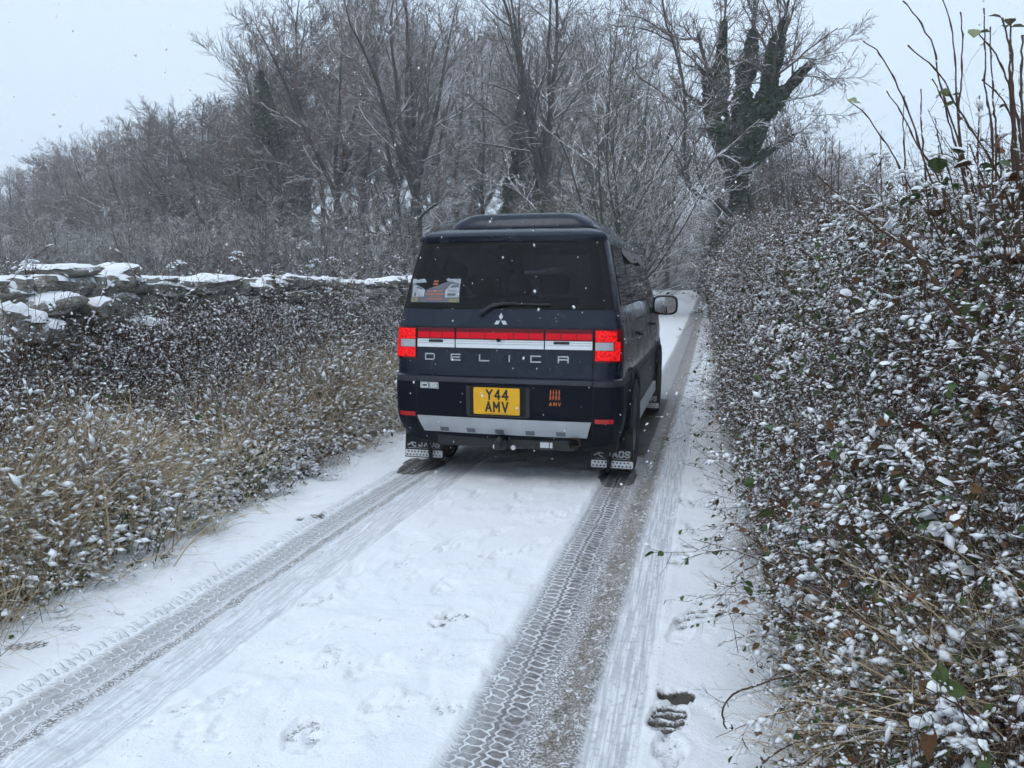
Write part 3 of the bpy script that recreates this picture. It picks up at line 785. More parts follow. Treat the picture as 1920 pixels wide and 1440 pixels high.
def patch(surf, a0, a1, z0, z1, na, nz, off, depth=0.006, warp=None):
    """a raised sheet that follows a surface; its rim runs back to it"""
    A, Z = np.meshgrid(np.linspace(a0, a1, na), np.linspace(z0, z1, nz))
    if warp is not None: A, Z = warp(A, Z)
    V = surf(A, Z, off); acc = Acc()
    acc.add(V, grid_faces(na, nz))
    ring = [(0, i) for i in range(na)] + [(j, na - 1) for j in range(1, nz)] + [(nz - 1, i) for i in range(na - 2, -1, -1)] + [(j, 0) for j in range(nz - 2, 0, -1)]
    ra = np.array([A[j, i] for j, i in ring]); rz = np.array([Z[j, i] for j, i in ring])
    f_ = surf(ra, rz, off); b_ = surf(ra, rz, off - depth); n = len(ring)
    acc.add(np.vstack([f_, b_]), np.array([[k, k + n, (k + 1) % n + n, (k + 1) % n] for k in range(n)]))
    return acc
def panel(surf, outline, off, depth=0.004):
    """a convex outline in (x, z) laid on a surface"""
    o = np.array(outline, float); n = len(o); c = o.mean(0)
    f_ = surf(o[:, 0], o[:, 1], off); cc = surf(c[None, 0], c[None, 1], off); b_ = surf(o[:, 0], o[:, 1], off - depth)
    acc = Acc(); acc.add(np.vstack([f_, cc]), np.array([[k, (k + 1) % n, n] for k in range(n)]))
    acc.add(np.vstack([f_, b_]), np.array([[k, k + n, (k + 1) % n + n, (k + 1) % n] for k in range(n)]))
    return acc
def rrect(x0, x1, z0, z1, r, n=4):
    pts = []
    for cx, cz, a0 in ((x1 - r, z0 + r, -90), (x1 - r, z1 - r, 0), (x0 + r, z1 - r, 90), (x0 + r, z0 + r, 180)):
        for k in range(n + 1): a = rad(a0 + 90 * k / n); pts.append((cx + r * math.cos(a), cz + r * math.sin(a)))
    return pts
GL = {'A': [[(0, 0), (.5, 1), (1, 0)], [(.2, .32), (.8, .32)]], 'Y': [[(0, 1), (.5, .5), (1, 1)], [(.5, .52), (.5, 0)]], '4': [[(.72, 0), (.72, 1), (0, .3), (1, .3)]],
      'M': [[(0, 0), (0, 1), (.5, .4), (1, 1), (1, 0)]], 'V': [[(0, 1), (.5, 0), (1, 1)]], 'D': [[(0, 0), (0, 1), (.85, 1), (1, .85), (1, .15), (.85, 0), (0, 0)]],
      'E': [[(1, 1), (0, 1), (0, 0), (1, 0)], [(0.1, .5), (.92, .5)]], 'L': [[(0, 1), (0, 0), (1, 0)]], 'I': [[(.5, 0), (.5, 1)]],
      'C': [[(1, 1), (0, 1), (0, 0), (1, 0)]], 'R': [[(0, 0), (0, 1), (.9, 1), (1, .9), (1, 0)], [(.05, .48), (.95, .48)]], '5': [[(1, 1), (0, 1), (0, .52), (1, .52), (1, 0), (0, 0)]],
      'J': [[(.8, 1), (.8, .2), (.6, 0), (.2, 0), (0, .2)]], 'O': [[(.2, 0), (0, .2), (0, .8), (.2, 1), (.8, 1), (1, .8), (1, .2), (.8, 0), (.2, 0)]],
      'S': [[(1, .85), (.8, 1), (.2, 1), (0, .8), (.2, .53), (.8, .47), (1, .2), (.8, 0), (.2, 0), (0, .15)]]}
def strokes(acc, lines, x0, z0, w, h_, th, surf, off, depth=0.003, slant=0.0, mat=0):
    k = 0
    for pl in lines:
        P = [np.array([x0 + (p[0] + slant * p[1]) * w, z0 + p[1] * h_]) for p in pl]
        for a, b_ in zip(P[:-1], P[1:]):
            d = b_ - a; d = d / (np.linalg.norm(d) + 1e-9); n = np.array([-d[1], d[0]]) * th / 2; e = d * th / 2 * 0.98
            q = np.array([a - e - n, b_ + e - n, b_ + e + n, a - e + n])
            o = off + 0.00018 * k; k += 1
            f_ = surf(q[:, 0], q[:, 1], o); g_ = surf(q[:, 0], q[:, 1], off - depth)
            acc.add(np.vstack([f_, g_]), np.array([[0, 1, 2, 3], [0, 4, 5, 1], [1, 5, 6, 2], [2, 6, 7, 3], [3, 7, 4, 0]]), mat)
    return acc
def strip(a, b_, w, off, surf=rear, n=10):
    """a dark shut line between two points of a surface"""
    P = np.array([np.array(a) * (1 - t) + np.array(b_) * t for t in np.linspace(0, 1, n)])
    d = P[-1] - P[0]; d = d / np.linalg.norm(d); nn = np.array([-d[1], d[0]]) * w / 2
    l_ = surf(P[:, 0] - nn[0], P[:, 1] - nn[1], off); r__ = surf(P[:, 0] + nn[0], P[:, 1] + nn[1], off)
    acc = Acc(); acc.add(np.stack([l_, r__], 1).reshape(-1, 3), grid_faces(2, n)[:, ::-1])
    return acc

# tailgate with its glass, lamps, letters
tg = Acc()
up_ = patch(rear, -0.642, 0.642, 0.790, 1.135, 20, 8, 0.007, 0.008)
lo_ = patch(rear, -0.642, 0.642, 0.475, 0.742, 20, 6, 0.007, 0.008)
led = patch(rear, -0.642, 0.642, 0.7445, 0.776, 20, 2, 0.009, 0.010)
hi_ = patch(rear, -1, 1, 1.139, 1.262, 30, 4, 0.006, 0.007, warp=lambda A, Z: (A * (W_(Z) - 0.035), Z))
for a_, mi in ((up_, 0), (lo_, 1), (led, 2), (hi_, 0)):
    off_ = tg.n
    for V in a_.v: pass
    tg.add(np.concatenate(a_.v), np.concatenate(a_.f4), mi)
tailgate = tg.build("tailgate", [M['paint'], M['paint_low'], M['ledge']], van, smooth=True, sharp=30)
patch(rear, -1, 1, 1.268, 1.742, 26, 12, 0.007, 0.009, warp=lambda A, Z: (A * (W_(Z) - 0.028), Z)).build("rear_window", M['privacy'], tailgate, smooth=True)
fr = Acc()
for sgn in (-1, 1):
    s_ = patch(rear, 0, 1, 1.268, 1.742, 3, 12, 0.004, 0.004, warp=lambda A, Z, sgn=sgn: (sgn * (W_(Z) - 0.03 - 0.055 * (A if sgn < 0 else 1 - A)) if True else 0, Z))
    fr.add(np.concatenate(s_.v), np.concatenate(s_.f4))
for z0, z1 in ((1.268, 1.30), (1.715, 1.742)):
    s_ = patch(rear, -1, 1, z0, z1, 24, 3, 0.0042, 0.004, warp=lambda A, Z: (A * (W_(Z) - 0.03), Z)); fr.add(np.concatenate(s_.v), np.concatenate(s_.f4))
fr.build("window_border", M['gap'], tailgate)
sp_ = patch(rear, -1, 1, 1.748, 1.806, 30, 6, 0.02, 0.03, warp=lambda A, Z: (A * (W_(Z) - 0.012), Z))
spoiler = sp_.build("roof_spoiler", M['paint'], van, smooth=True, sharp=35)
panel(rear, [(-0.115 + 0.011 * math.cos(a), 1.772 + 0.011 * math.sin(a)) for a in np.linspace(0, 6.28, 10)[:-1]], 0.030, 0.012).build("washer_nozzle", M['gap'], spoiler)
sl = Acc()
for a, b_ in (((-0.648, 0.36), (-0.648, 1.135)), ((0.648, 0.36), (0.648, 1.135))):
    s_ = strip(a, b_, 0.010, 0.0025, n=30); sl.add(np.concatenate(s_.v), np.concatenate(s_.f4))
s_ = strip((-0.80, 1.1365), (0.80, 1.1365), 0.006, 0.0035, n=40); sl.add(np.concatenate(s_.v), np.concatenate(s_.f4))
s_ = strip((-0.78, 1.265), (0.78, 1.265), 0.008, 0.0035, n=40); sl.add(np.concatenate(s_.v), np.concatenate(s_.f4))
sl.build("shut_line", M['gap'], van)

# reflector bar: three unlit red lenses, glow added, over three silver garnishes
for a0, a1 in ((-0.640, -0.352), (-0.342, 0.302), (0.312, 0.640)):
    p_ = patch(rear, a0, a1, 1.050, 1.128, 8, 4, 0.020, 0.016)
    bar = p_.build("reflector_bar", M['dark_red'], tailgate, smooth=True, sharp=30)
    ncell = 3 if a1 - a0 < 0.5 else 6
    for k in range(ncell):
        x0 = a0 + (a1 - a0) * (k + 0.03) / ncell; x1 = a0 + (a1 - a0) * (k + 0.97) / ncell
        patch(rear, x0, x1, 1.058, 1.100, 3, 3, 0.022, 0.002).build("lens_cell", M['red_added_glow'], bar)
    p_ = patch(rear, a0, a1, 0.990, 1.048, 8, 3, 0.022, 0.018)
    gar = p_.build("silver_garnish", M['chrome_matt'], tailgate, smooth=True, sharp=30)
    gr = Acc()
    for zz in (1.018, 1.034):
        s_ = patch(rear, a0 + 0.004, a1 - 0.004, zz, zz + 0.004, 6, 2, 0.0228, 0.001); gr.add(np.concatenate(s_.v), np.concatenate(s_.f4))
    gr.build("groove", M['silver'], gar)
    if a1 - a0 < 0.5:
        cx = a0 + 0.145 if a0 < 0 else a0 + 0.115
        patch(rear, cx - 0.055, cx + 0.055, 1.026, 1.045, 4, 2, 0.0245, 0.003).build("lamp_slot", M['trim'], gar)
cam_h = Acc(); s_ = patch(rear, -0.085, 0.045, 1.056, 1.090, 8, 5, 0.034, 0.016, warp=lambda A, Z: (A, Z - 0.0 * A)); 
cam_h.add(np.concatenate(s_.v), np.concatenate(s_.f4)); cam_h.build("camera_hood", M['red_added_glow'], tailgate, smooth=True)  # plain hood, no lamp; its red glow is added
panel(rear, [(-0.02 + 0.016 * math.cos(a), 1.050 + 0.014 * math.sin(a)) for a in np.linspace(0, 6.28, 11)[:-1]], 0.036, 0.012).build("reversing_camera", M['gap'], tailgate)

for sg in (-1, 1):
    def lamp_x(A, Z, sg=sg): return np.sort(np.stack([0 * A]), 0)[0] + sg * (0.655 + A * (W_(Z) - 0.655 - 0.001)), Z
    def lp(z0, z1, a0, a1, off, mat, name, parent):
        f_ = (lambda A, Z: lamp_x(A, Z))
        p_ = patch(rear, a0 if sg > 0 else a1, a1 if sg > 0 else a0, z0, z1, 10, 6, off, 0.014, warp=f_)
        return p_.build(name, mat, parent, smooth=True, sharp=40)
    lamp = lp(0.905, 1.130, 0.0, 0.995, 0.012, M['dark_red'], "tail_light", van)
    lp(1.045, 1.122, 0.03, 0.80, 0.0150, M['red_lit'], "lit_lens", lamp)
    lp(0.916, 0.985, 0.03, 0.88, 0.0150, M['red_lit'], "lit_lens", lamp)
    lp(0.985, 1.045, 0.72, 0.90, 0.0146, M['red_lit'], "lit_lens", lamp)
    cl = lp(0.988, 1.042, 0.03, 0.68, 0.0155, M['clear_lens'], "clear_lens", lamp)
    gd = Acc()
    for zz in np.linspace(0.992, 1.036, 6):
        s_ = patch(rear, 0, 1, zz, zz + 0.0022, 4, 2, 0.0166, 0.001, warp=lambda A, Z, sg=sg: (sg * (0.662 + (A if sg > 0 else 1 - A) * 0.105), Z)); gd.add(np.concatenate(s_.v), np.concatenate(s_.f4))
    gd.build("lens_rib", M['silver'], cl)
    patch(rear, 0, 1, 0.478, 0.508, 5, 2, 0.006, 0.008, warp=lambda A, Z, sg=sg: (sg * (0.665 + (A if sg > 0 else 1 - A) * 0.125), Z)).build("reflector", M['reflector'], van)

for ch, cx in zip("DELICR", (-0.545, -0.345, -0.13, 0.055, 0.245, 0.44)):
    wd = 0.068
    strokes(Acc(), GL[ch], cx - wd / 2, 0.900, wd, 0.040, 0.0095, rear, 0.012, 0.006).build("letter", M['chrome'], tailgate)
em = Acc()
def dia(cx, cz, ax, az, bx, bz): return panel(rear, [(cx, cz), (cx + ax, cz + az), (cx + ax + bx, cz + az + bz), (cx + bx, cz + bz)], 0.013, 0.008)
hx, hz_ = 0.0155, 0.027
for pa in (dia(-0.013, 1.186, hx, hz_, -hx, hz_), dia(-0.015, 1.185, -2 * hx, 0, -hx, -hz_), dia(-0.011, 1.185, hx, -hz_, 2 * hx, 0)):
    em.add(np.concatenate(pa.v)[:5], pa.f3[0]); em.add(pa.v[1], pa.f4[0] - pa.f4[0].min())
em.build("emblem", M['chrome'], tailgate)

# badge, sticker, number plate
bd = panel(rear, rrect(-0.615, -0.475, 0.690, 0.735, 0.004), 0.0125, 0.006).build("badge", M['chrome_matt'], tailgate)
ba = panel(rear, rrect(-0.610, -0.480, 0.6945, 0.7305, 0.003), 0.0130, 0.002); ba.build("badge_field", M['trim'], bd)
bt = Acc(); strokes(bt, GL['D'], -0.602, 0.7015, 0.044, 0.022, 0.0085, rear, 0.0142, 0.001); strokes(bt, GL['5'], -0.534, 0.7015, 0.044, 0.022, 0.0085, rear, 0.0142, 0.001)
strokes(bt, [[(0, 0), (0, .12)], [(0, .8), (0, .92)]], -0.5455, 0.7035, 0.004, 0.02, 0.006, rear, 0.0142, 0.001); bt.build("lettering", M['chrome_matt'], bd)
st = Acc()
for row, z0 in ((0, 0.677), (1, 0.640)):
    for k in range(4):
        x0 = 0.350 + k * 0.0205
        sgn = 1 if row == 0 else -1
        strokes(st, [[(0.55, 1), (0.0 if row else .35, .58)], [(0.2, .52), (0.6 if row == 0 else .75, .42), (.35 if row == 0 else .1, 0)]], x0, z0, 0.013, 0.030, 0.006, rear, 0.0085, 0.001)
for k, ch in enumerate("AMV"): strokes(st, GL[ch], 0.348 + k * 0.031, 0.597, 0.017, 0.021, 0.005, rear, 0.0085, 0.001)
st.build("sticker", M['orange'], tailgate)
rec = panel(rear, rrect(-0.262, 0.205, 0.498, 0.728, 0.018), 0.0095, 0.004).build("plate_recess", M['trim'], tailgate)
rec2 = panel(rear, rrect(-0.235, 0.180, 0.508, 0.722, 0.012), 0.0108, 0.002).build("plate_holder", M['gap'], rec)
plate = panel(rear, rrect(-0.203, 0.137, 0.519, 0.711, 0.010), 0.020, 0.008).build("number_plate", M['yellow'], tailgate)
pw, ph_ = 0.044, 0.072
for ch, x0, z0 in (('Y', -0.110, 0.6245), ('4', -0.050, 0.6245), ('4', 0.008, 0.6245), ('A', -0.116, 0.5375), ('M', -0.057, 0.5375), ('V', 0.006, 0.5375)):
    strokes(Acc(), GL[ch], x0 + 0.006, z0 + 0.006, pw - 0.006, ph_ - 0.008, 0.0125, rear, 0.0212, 0.002).build("character", M['ink'], plate)
patch(rear, -0.13, 0.06, 0.5245, 0.5262, 3, 2, 0.0208, 0.001).build("maker_line", M['ink'], plate)

# wiper
wp = Acc(); P = np.array([rear(x, z, o) for x, z, o in ((-0.165, 1.225, 0.03), (-0.145, 1.243, 0.045), (-0.085, 1.285, 0.045), (0.0, 1.305, 0.04), (0.10, 1.308, 0.034))])
wp.add(*tubes(P[None], np.array([[0.020, 0.018, 0.013, 0.010, 0.007]]), 6))
P = np.array([rear(x, 1.300, 0.022) for x in np.linspace(-0.08, 0.34, 9)]); wp.add(*tubes(P[None], np.full((1, 9), 0.0075), 5))
wp.build("rear_wiper", M['trim'], tailgate, smooth=True)

# poster inside the glass: a flat print with two pale vans and orange lines
x0, x1, z0, z1 = -0.712, -0.335, 1.310, 1.478
def prect(a, b_, c, d): return [(x0 + (x1 - x0) * a, z0 + (z1 - z0) * c), (x0 + (x1 - x0) * b_, z0 + (z1 - z0) * c), (x0 + (x1 - x0) * b_, z0 + (z1 - z0) * d), (x0 + (x1 - x0) * a, z0 + (z1 - z0) * d)]
def ppoly(pts): return [(x0 + (x1 - x0) * a, z0 + (z1 - z0) * b_) for a, b_ in pts]
M['print_grey'] = simple("poster_grey", (0.10, 0.11, 0.14), 0.5, var=0.25, vscale=14)
M['print_pale'] = simple("poster_pale", (0.34, 0.37, 0.42), 0.5, var=0.25, vscale=30)
M['print_grass'] = simple("poster_grass", (0.20, 0.19, 0.10), 0.5, var=0.3, vscale=40)
poster = panel(rear, prect(0, 1, 0, 1), 0.0095, 0.002).build("window_poster", M['print_grey'], tailgate)
for nm, mt, shp in (("printed_sky", 'print_pale', ppoly([(0, .78), (.30, .86), (.25, 1), (0, 1)])), ("printed_sky", 'print_pale', ppoly([(.72, .92), (1, .80), (1, 1), (.70, 1)])),
                    ("printed_van", 'print_pale', ppoly([(0.02, .22), (.26, .24), (.27, .55), (.09, .74), (0.02, .74)])), ("printed_van", 'print_pale', ppoly([(.70, .20), (.985, .22), (.985, .80), (.80, .76), (.70, .52)])),
                    ("printed_grass", 'print_grass', prect(0, .14, 0, .2)), ("printed_grass", 'print_grass', prect(.78, 1, 0, .16))):
    panel(rear, shp, 0.0099, 0.0003).build(nm, M[mt], poster)
for shp in (ppoly([(.10, .70), (.24, .56), (.20, .54), (.09, .60)]), prect(.05, .09, .24, .42), ppoly([(.79, .62), (.97, .64), (.97, .78), (.84, .74)]), prect(.75, .92, .28, .38), prect(.76, .90, .47, .50)):
    panel(rear, shp, 0.0103, 0.0003).build("printed_window", M['print_grey'], poster)
tx = Acc()
M['poster_orange'] = simple("poster_orange", (0.40, 0.115, 0.06), 0.5, var=0.4, vscale=220)
for a in (prect(.33, .65, .455, .50), prect(.29, .68, .32, .375), prect(.36, .62, .24, .265), prect(.33, .65, .11, .16), prect(.45, .54, .86, .93), prect(.44, .54, .74, .81), prect(.45, .53, .62, .66)):
    p_ = panel(rear, a, 0.0103, 0.0003); tx.add(np.concatenate(p_.v)[:5], p_.f3[0])
tx.build("printed_text", M['poster_orange'], poster)

# bumper: silver skid trim with dark inserts
def skid(A, Z):
    t = (Z - 0.365) / 0.125
    return A * (0.605 + 0.038 * t), Z
sk_ = patch(rear, -1, 1, 0.365, 0.487, 30, 8, 0.022, 0.03, warp=skid).build("skid_trim", M['silver'], van, smooth=True, sharp=30)
for cx in (-0.44, -0.235, -0.02, 0.205, 0.425):
    patch(rear, cx - 0.033, cx + 0.033, 0.372, 0.406, 3, 3, 0.0245, 0.004).build("trim_insert", M['insert'], sk_)
und = Acc(); und.add(*boxv(-0.80, 0.80, 0.16, 4.4, 0.25, 0.31)); und.build("underbody", M['gap'], van)
tow = Acc(); tow.add(*boxv(-0.52, 0.50, 0.10, 0.18, 0.255, 0.335)); tow.add(*boxv(-0.055, 0.025, 0.0, 0.12, 0.26, 0.32)); towbar = tow.build("tow_bar", M['trim'], van)
bl = Acc(); V, F_ = ICO1; bl.add(V * 0.030 + np.array([-0.015, -0.015, 0.335]), F_); bl.add(*tubes(np.array([[[-0.015, -0.015, 0.27], [-0.015, -0.015, 0.33]]]), np.array([[0.016, 0.016]]), 8)); bl.build("tow_ball", M['trim'], towbar, smooth=True)
for cx in (-0.075, 0.062):
    a = np.linspace(0, 2 * math.pi, 15)[:-1]; cpt = np.array([cx, 0.03, 0.262])
    V = np.vstack([np.stack([cpt[0] + 0.0175 * np.cos(a), np.full(14, 0.088), cpt[2] + 0.0175 * np.sin(a)], 1), np.stack([cpt[0] + 0.0175 * np.cos(a), np.full(14, 0.12), cpt[2] + 0.0175 * np.sin(a)], 1), [[cx, 0.086, 0.262]]])
    q = Acc(); q.v.append(V); q.n = len(V); q.f4.append(np.array([[k, (k + 1) % 14, (k + 1) % 14 + 14, k + 14] for k in range(14)])); q.m4.append(np.zeros(14, int)); q.f3.append(np.array([[(k + 1) % 14, k, 28] for k in range(14)])); q.m3.append(np.zeros(14, int))
    q.build("white_cap", M['white'], towbar)
Acc().add(*boxv(0.262, 0.325, 0.095, 0.10, 0.272, 0.312)).build("sticker_label", M['white'], towbar)
Acc().add(*boxv(0.333, 0.352, 0.095, 0.10, 0.272, 0.312)).build("sticker_label", M['white'], towbar)
ex = Acc(); P = np.array([[0.52, 0.03, 0.325], [0.52, 0.12, 0.325], [0.51, 0.30, 0.34], [0.45, 0.6, 0.33]]); ex.add(*tubes(P[None], np.full((1, 4), 0.040), 14)); ex.add(*tubes(P[None], np.full((1, 4), 0.033), 14))
ex.build("exhaust_pipe", M['rust'], van, smooth=True)
sb = Acc(); sb.add(*boxv(-0.30, -0.16, 0.45, 0.75, 0.20, 0.29)); sb.build("suspension_link", M['rust'], van)

# mud flaps with kangaroo, letters and steel strip
def flap(sg, y, zb, name_surf_y):
    def fs(x, z, off=0.0):
        x = np.asarray(x, float); z = np.asarray(z, float) + 0 * x
        return np.stack([x, name_surf_y - off + 0.04 * (z - 0.3), z], -1)
    xa, xb = (0.585, 0.905) if sg > 0 else (-0.905, -0.585)
    fl = panel(fs, [(xa, zb), (xb, zb), (xb - 0.01 * (sg > 0), 0.36), (xa + 0.01 * (sg < 0), 0.36)], 0.0, 0.008).build("mud_flap", M['tyre'], van)
    st_ = panel(fs, rrect(xa + 0.004, xb - 0.004, zb + 0.008, zb + 0.062, 0.012), 0.004, 0.004).build("steel_strip", M['steel_strip'], fl)
    hl = Acc()
    for row in (0, 1):
        for k in range(11):
            cx = xa + 0.02 + k * 0.0275 + row * 0.012; cz = zb + 0.022 + row * 0.026
            if cx > xb - 0.014: continue
            p_ = panel(fs, [(cx + 0.0068 * math.cos(a), cz + 0.0068 * math.sin(a)) for a in np.linspace(0, 6.28, 8)[:-1]], 0.0046, 0.0004); hl.add(np.concatenate(p_.v)[:8], p_.f3[0])
    hl.build("punched_hole", M['gap'], st_)
    tx_ = Acc()
    for k, ch in enumerate("JAOS"): strokes(tx_, GL[ch], xa + 0.118 + k * 0.046, zb + 0.092, 0.030, 0.040, 0.0125, fs, 0.003, 0.002, slant=0.15)
    # leaping kangaroo
    kg = [[(0, .25), (.25, .45), (.5, .6)], [(.35, .6), (.62, .75), (.80, .95)], [(.5, .62), (.45, .3), (.62, .1), (.8, .08)], [(.75, .9), (.95, .88)], [(.62, .7), (.78, .55)]]
    strokes(tx_, kg, xa + 0.028, zb + 0.085, 0.078, 0.055, 0.010, fs, 0.003, 0.002)
    strokes(tx_, [[(0, 0), (1, 0)]], xa + 0.03, zb + 0.076, 0.26, 0.01, 0.003, fs, 0.003, 0.002)
    tx_.build("lettering", M['worn_white'], fl)
    return fl
for sg in (-1, 1):
    fl = flap(sg, 0, 0.075, 0.400)
    flap(sg, 0, 0.085, 3.22)
    cx = 0.70 * sg
    sr_ = Acc(); P = np.array([[cx + 0.02, 0.385, 0.33], [cx + 0.0, 0.36, 0.22], [cx + 0.028, 0.355, 0.14], [cx + 0.015, 0.37, 0.055]]); sr_.add(*tubes(P[None], np.array([[0.008, 0.011, 0.018, 0.012]]), 5)); sr_.build("dangling_strap", M['tyre'], van)

# wheels
def lathe(prof, n=40, cx=0.0):
    a = np.linspace(0, 2 * math.pi, n, endpoint=False); prof = np.array(prof)
    V = np.stack([np.stack([np.full(n, x + cx), r * np.cos(a), r * np.sin(a)], 1) for x, r in prof])
    return V.reshape(-1, 3), grid_faces(n, len(prof), True)
tyre_me = Acc(); tyre_me.add(*lathe([(-0.10, 0.225), (-0.118, 0.27), (-0.116, 0.315), (-0.10, 0.340), (-0.05, 0.345), (0.0, 0.346), (0.05, 0.345), (0.10, 0.340), (0.116, 0.315), (0.118, 0.27), (0.10, 0.225)], 48))
for k in range(44):
    a = 2 * math.pi * k / 44
    for x0_, x1_, da in ((-0.112, -0.045, 0.0), (-0.035, 0.035, 0.07), (0.045, 0.112, 0.0)):
        bx, bf = boxv(x0_, x1_, -0.017, 0.017, 0.336, 0.354)
        aa = a + da; R_ = np.array([[1, 0, 0], [0, math.cos(aa), -math.sin(aa)], [0, math.sin(aa), math.cos(aa)]]); tyre_me.add(bx @ R_.T, bf)
tyre_mesh = tyre_me.mesh("tyre", M['tyre'], smooth=True, sharp=30)
rim_a = Acc(); rim_a.add(*lathe([(-0.095, 0.225), (0.09, 0.225), (0.10, 0.215), (0.075, 0.20), (0.03, 0.19)], 40)); rim_a.add(*lathe([(0.07, 0.06), (0.075, 0.02), (0.075, 0.002)], 20)); rim_a.add(*lathe([(-0.03, 0.2), (-0.03, 0.01)], 30))
for k in range(6):
    a = 2 * math.pi * k / 6; bx, bf = boxv(0.045, 0.075, -0.028, 0.028, 0.03, 0.205)
    R_ = np.array([[1, 0, 0], [0, math.cos(a), -math.sin(a)], [0, math.sin(a), math.cos(a)]]); rim_a.add(bx @ R_.T, bf)
rim_mesh = rim_a.mesh("rim", M['rim'], smooth=True, sharp=30)
for wy, _ in WHEELS:
    for sg in (-1, 1):
        wh = link("wheel", tyre_mesh, van, (sg * 0.765, wy, WZ), (0, 0, 0 if sg > 0 else math.pi)); link("rim", rim_mesh, wh)
        a = np.linspace(-0.35, math.pi + 0.35, 22); ar = Acc()
        V = np.stack([np.stack([np.full(22, sg * x), wy + (ARCH + 0.004) * np.cos(a), WZ + (ARCH + 0.004) * np.sin(a)], 1) for x in (0.845, 0.55)]); ar.add(V.reshape(-1, 3), grid_faces(22, 2))
        c = np.array([[sg * 0.55, wy, WZ]]); ar.add(np.vstack([V[1], c]), np.array([[k, k + 1, 22] for k in range(21)]))
        ar.build("wheel_arch", M['gap'], van)
        a = np.linspace(-0.12, math.pi + 0.12, 26)
        fl_ = Acc(); P = np.stack([np.array([sg * (float(W_(min(max(WZ + (ARCH + 0.012) * math.sin(t), 0.30), 1.0))) + 0.004), wy + (ARCH + 0.012) * math.cos(t), WZ + (ARCH + 0.012) * math.sin(t)]) for t in a])
        fl_.add(*tubes(P[None], np.full((1, 26), 0.022), 6)); fl_.build("arch_lip", M['paint_low'], van, smooth=True)

# sides: windows, visors, handles, sill, mirrors
for sg in (-1, 1):
    sf = lambda s, z, off=0.0, sg=sg: side(s, z, off, sg)
    for k, (a, b_) in enumerate(SIDE_WIN):
        a0, a1 = (a - 0.008, b_ + 0.008)
        patch(sf, a0 if sg > 0 else a1, a1 if sg > 0 else a0, 1.285, 1.722, 8, 6, 0.004, 0.004).build("side_window", M['side_privacy'] if k < 2 else M['tinted'], van, smooth=True)
    def vis(s0, s1):
        A, Z = np.meshgrid(np.linspace(s0, s1, 12), np.linspace(0, 1, 6)); Zr = 1.718 - 0.10 * Z * (1 - 0.6 * np.abs(2 * (A - s0) / (s1 - s0) - 1) ** 4)
        V = side(A, Zr, 0.006, sg); V[..., 0] += sg * 0.022 * np.sin(Z * 1.4) * (1 - np.abs(2 * (A - s0) / (s1 - s0) - 1) ** 6)
        q = Acc(); q.add(V, grid_faces(12, 6)); return q
    for s0, s1 in ((0.30, 0.605), (0.63, 0.95)): vis(s0, s1).build("wind_deflector", M['visor'], van, smooth=True)
    for s0 in (0.285, 0.615, 0.955):
        strip((s0, 0.36 if s0 > .3 else .82), (s0, 1.27), 0.003, 0.002, surf=sf, n=20).build("door_gap", M['gap'], van)
    for s0, z0, w_ in ((0.31, 1.03, 0.16), (0.67, 1.03, 0.16)):
        y_ = side(s0, z0, 0, sg); hb = Acc(); P = np.array([[y_[0] + sg * 0.005, y_[1] - w_ / 2, z0], [y_[0] + sg * 0.04, y_[1] - w_ / 3, z0], [y_[0] + sg * 0.04, y_[1] + w_ / 3, z0], [y_[0] + sg * 0.005, y_[1] + w_ / 2, z0]])
        hb.add(*tubes(P[None], np.full((1, 4), 0.013), 6)); hb.build("door_handle", M['paint'], van, smooth=True)
    bx = Acc(); bx.add(*boxv(*sorted((sg * 0.80, sg * 0.865)), 1.26, 3.16, 0.30, 0.40)); bx.build("side_sill", M['silver'], van)
    # mirror
    def rsec(cx, cz, hw, hh, y, n=16):
        a = np.linspace(0, 2 * math.pi, n, endpoint=False); c, s = np.cos(a), np.sin(a)
        return np.stack([cx + hw * np.sign(c) * np.abs(c) ** 0.55, np.full(n, y), cz + hh * np.sign(s) * np.abs(s) ** 0.55], 1)
    secs = [rsec(sg * 0.965, 1.225, 0.118, 0.092, 2.80), rsec(sg * 0.965, 1.225, 0.128, 0.102, 2.825), rsec(sg * 0.960, 1.225, 0.125, 0.098, 2.88), rsec(sg * 0.95, 1.22, 0.09, 0.07, 2.94), rsec(sg * 0.945, 1.215, 0.03, 0.02, 2.96)]
    ms = Acc(); ms.add(np.vstack(secs), grid_faces(16, 5, True)); ms.add(*boxv(*sorted((sg * 0.79, sg * 0.88)), 2.84, 2.93, 1.14, 1.20)); mir = ms.build("wing_mirror", M['trim'], van, smooth=True, sharp=50)
    f_ = rsec(sg * 0.965, 1.225, 0.108, 0.082, 2.805); mg = Acc(); mg.add(np.vstack([f_, f_.mean(0)]), np.array([[k, (k + 1) % 16, 16] for k in range(16)])); mg.build("mirror_glass", M['mirror_glass'], mir)
ws = Acc(); zz = np.linspace(1.262, 1.742, 8); V = np.array([[[x * (W_(z) - 0.05), yf_(z) + 0.004, z] for x in np.linspace(-1, 1, 10)] for z in zz]); ws.add(V.reshape(-1, 3), grid_faces(10, 8)); ws.build("windscreen", M['glass'], van, smooth=True)

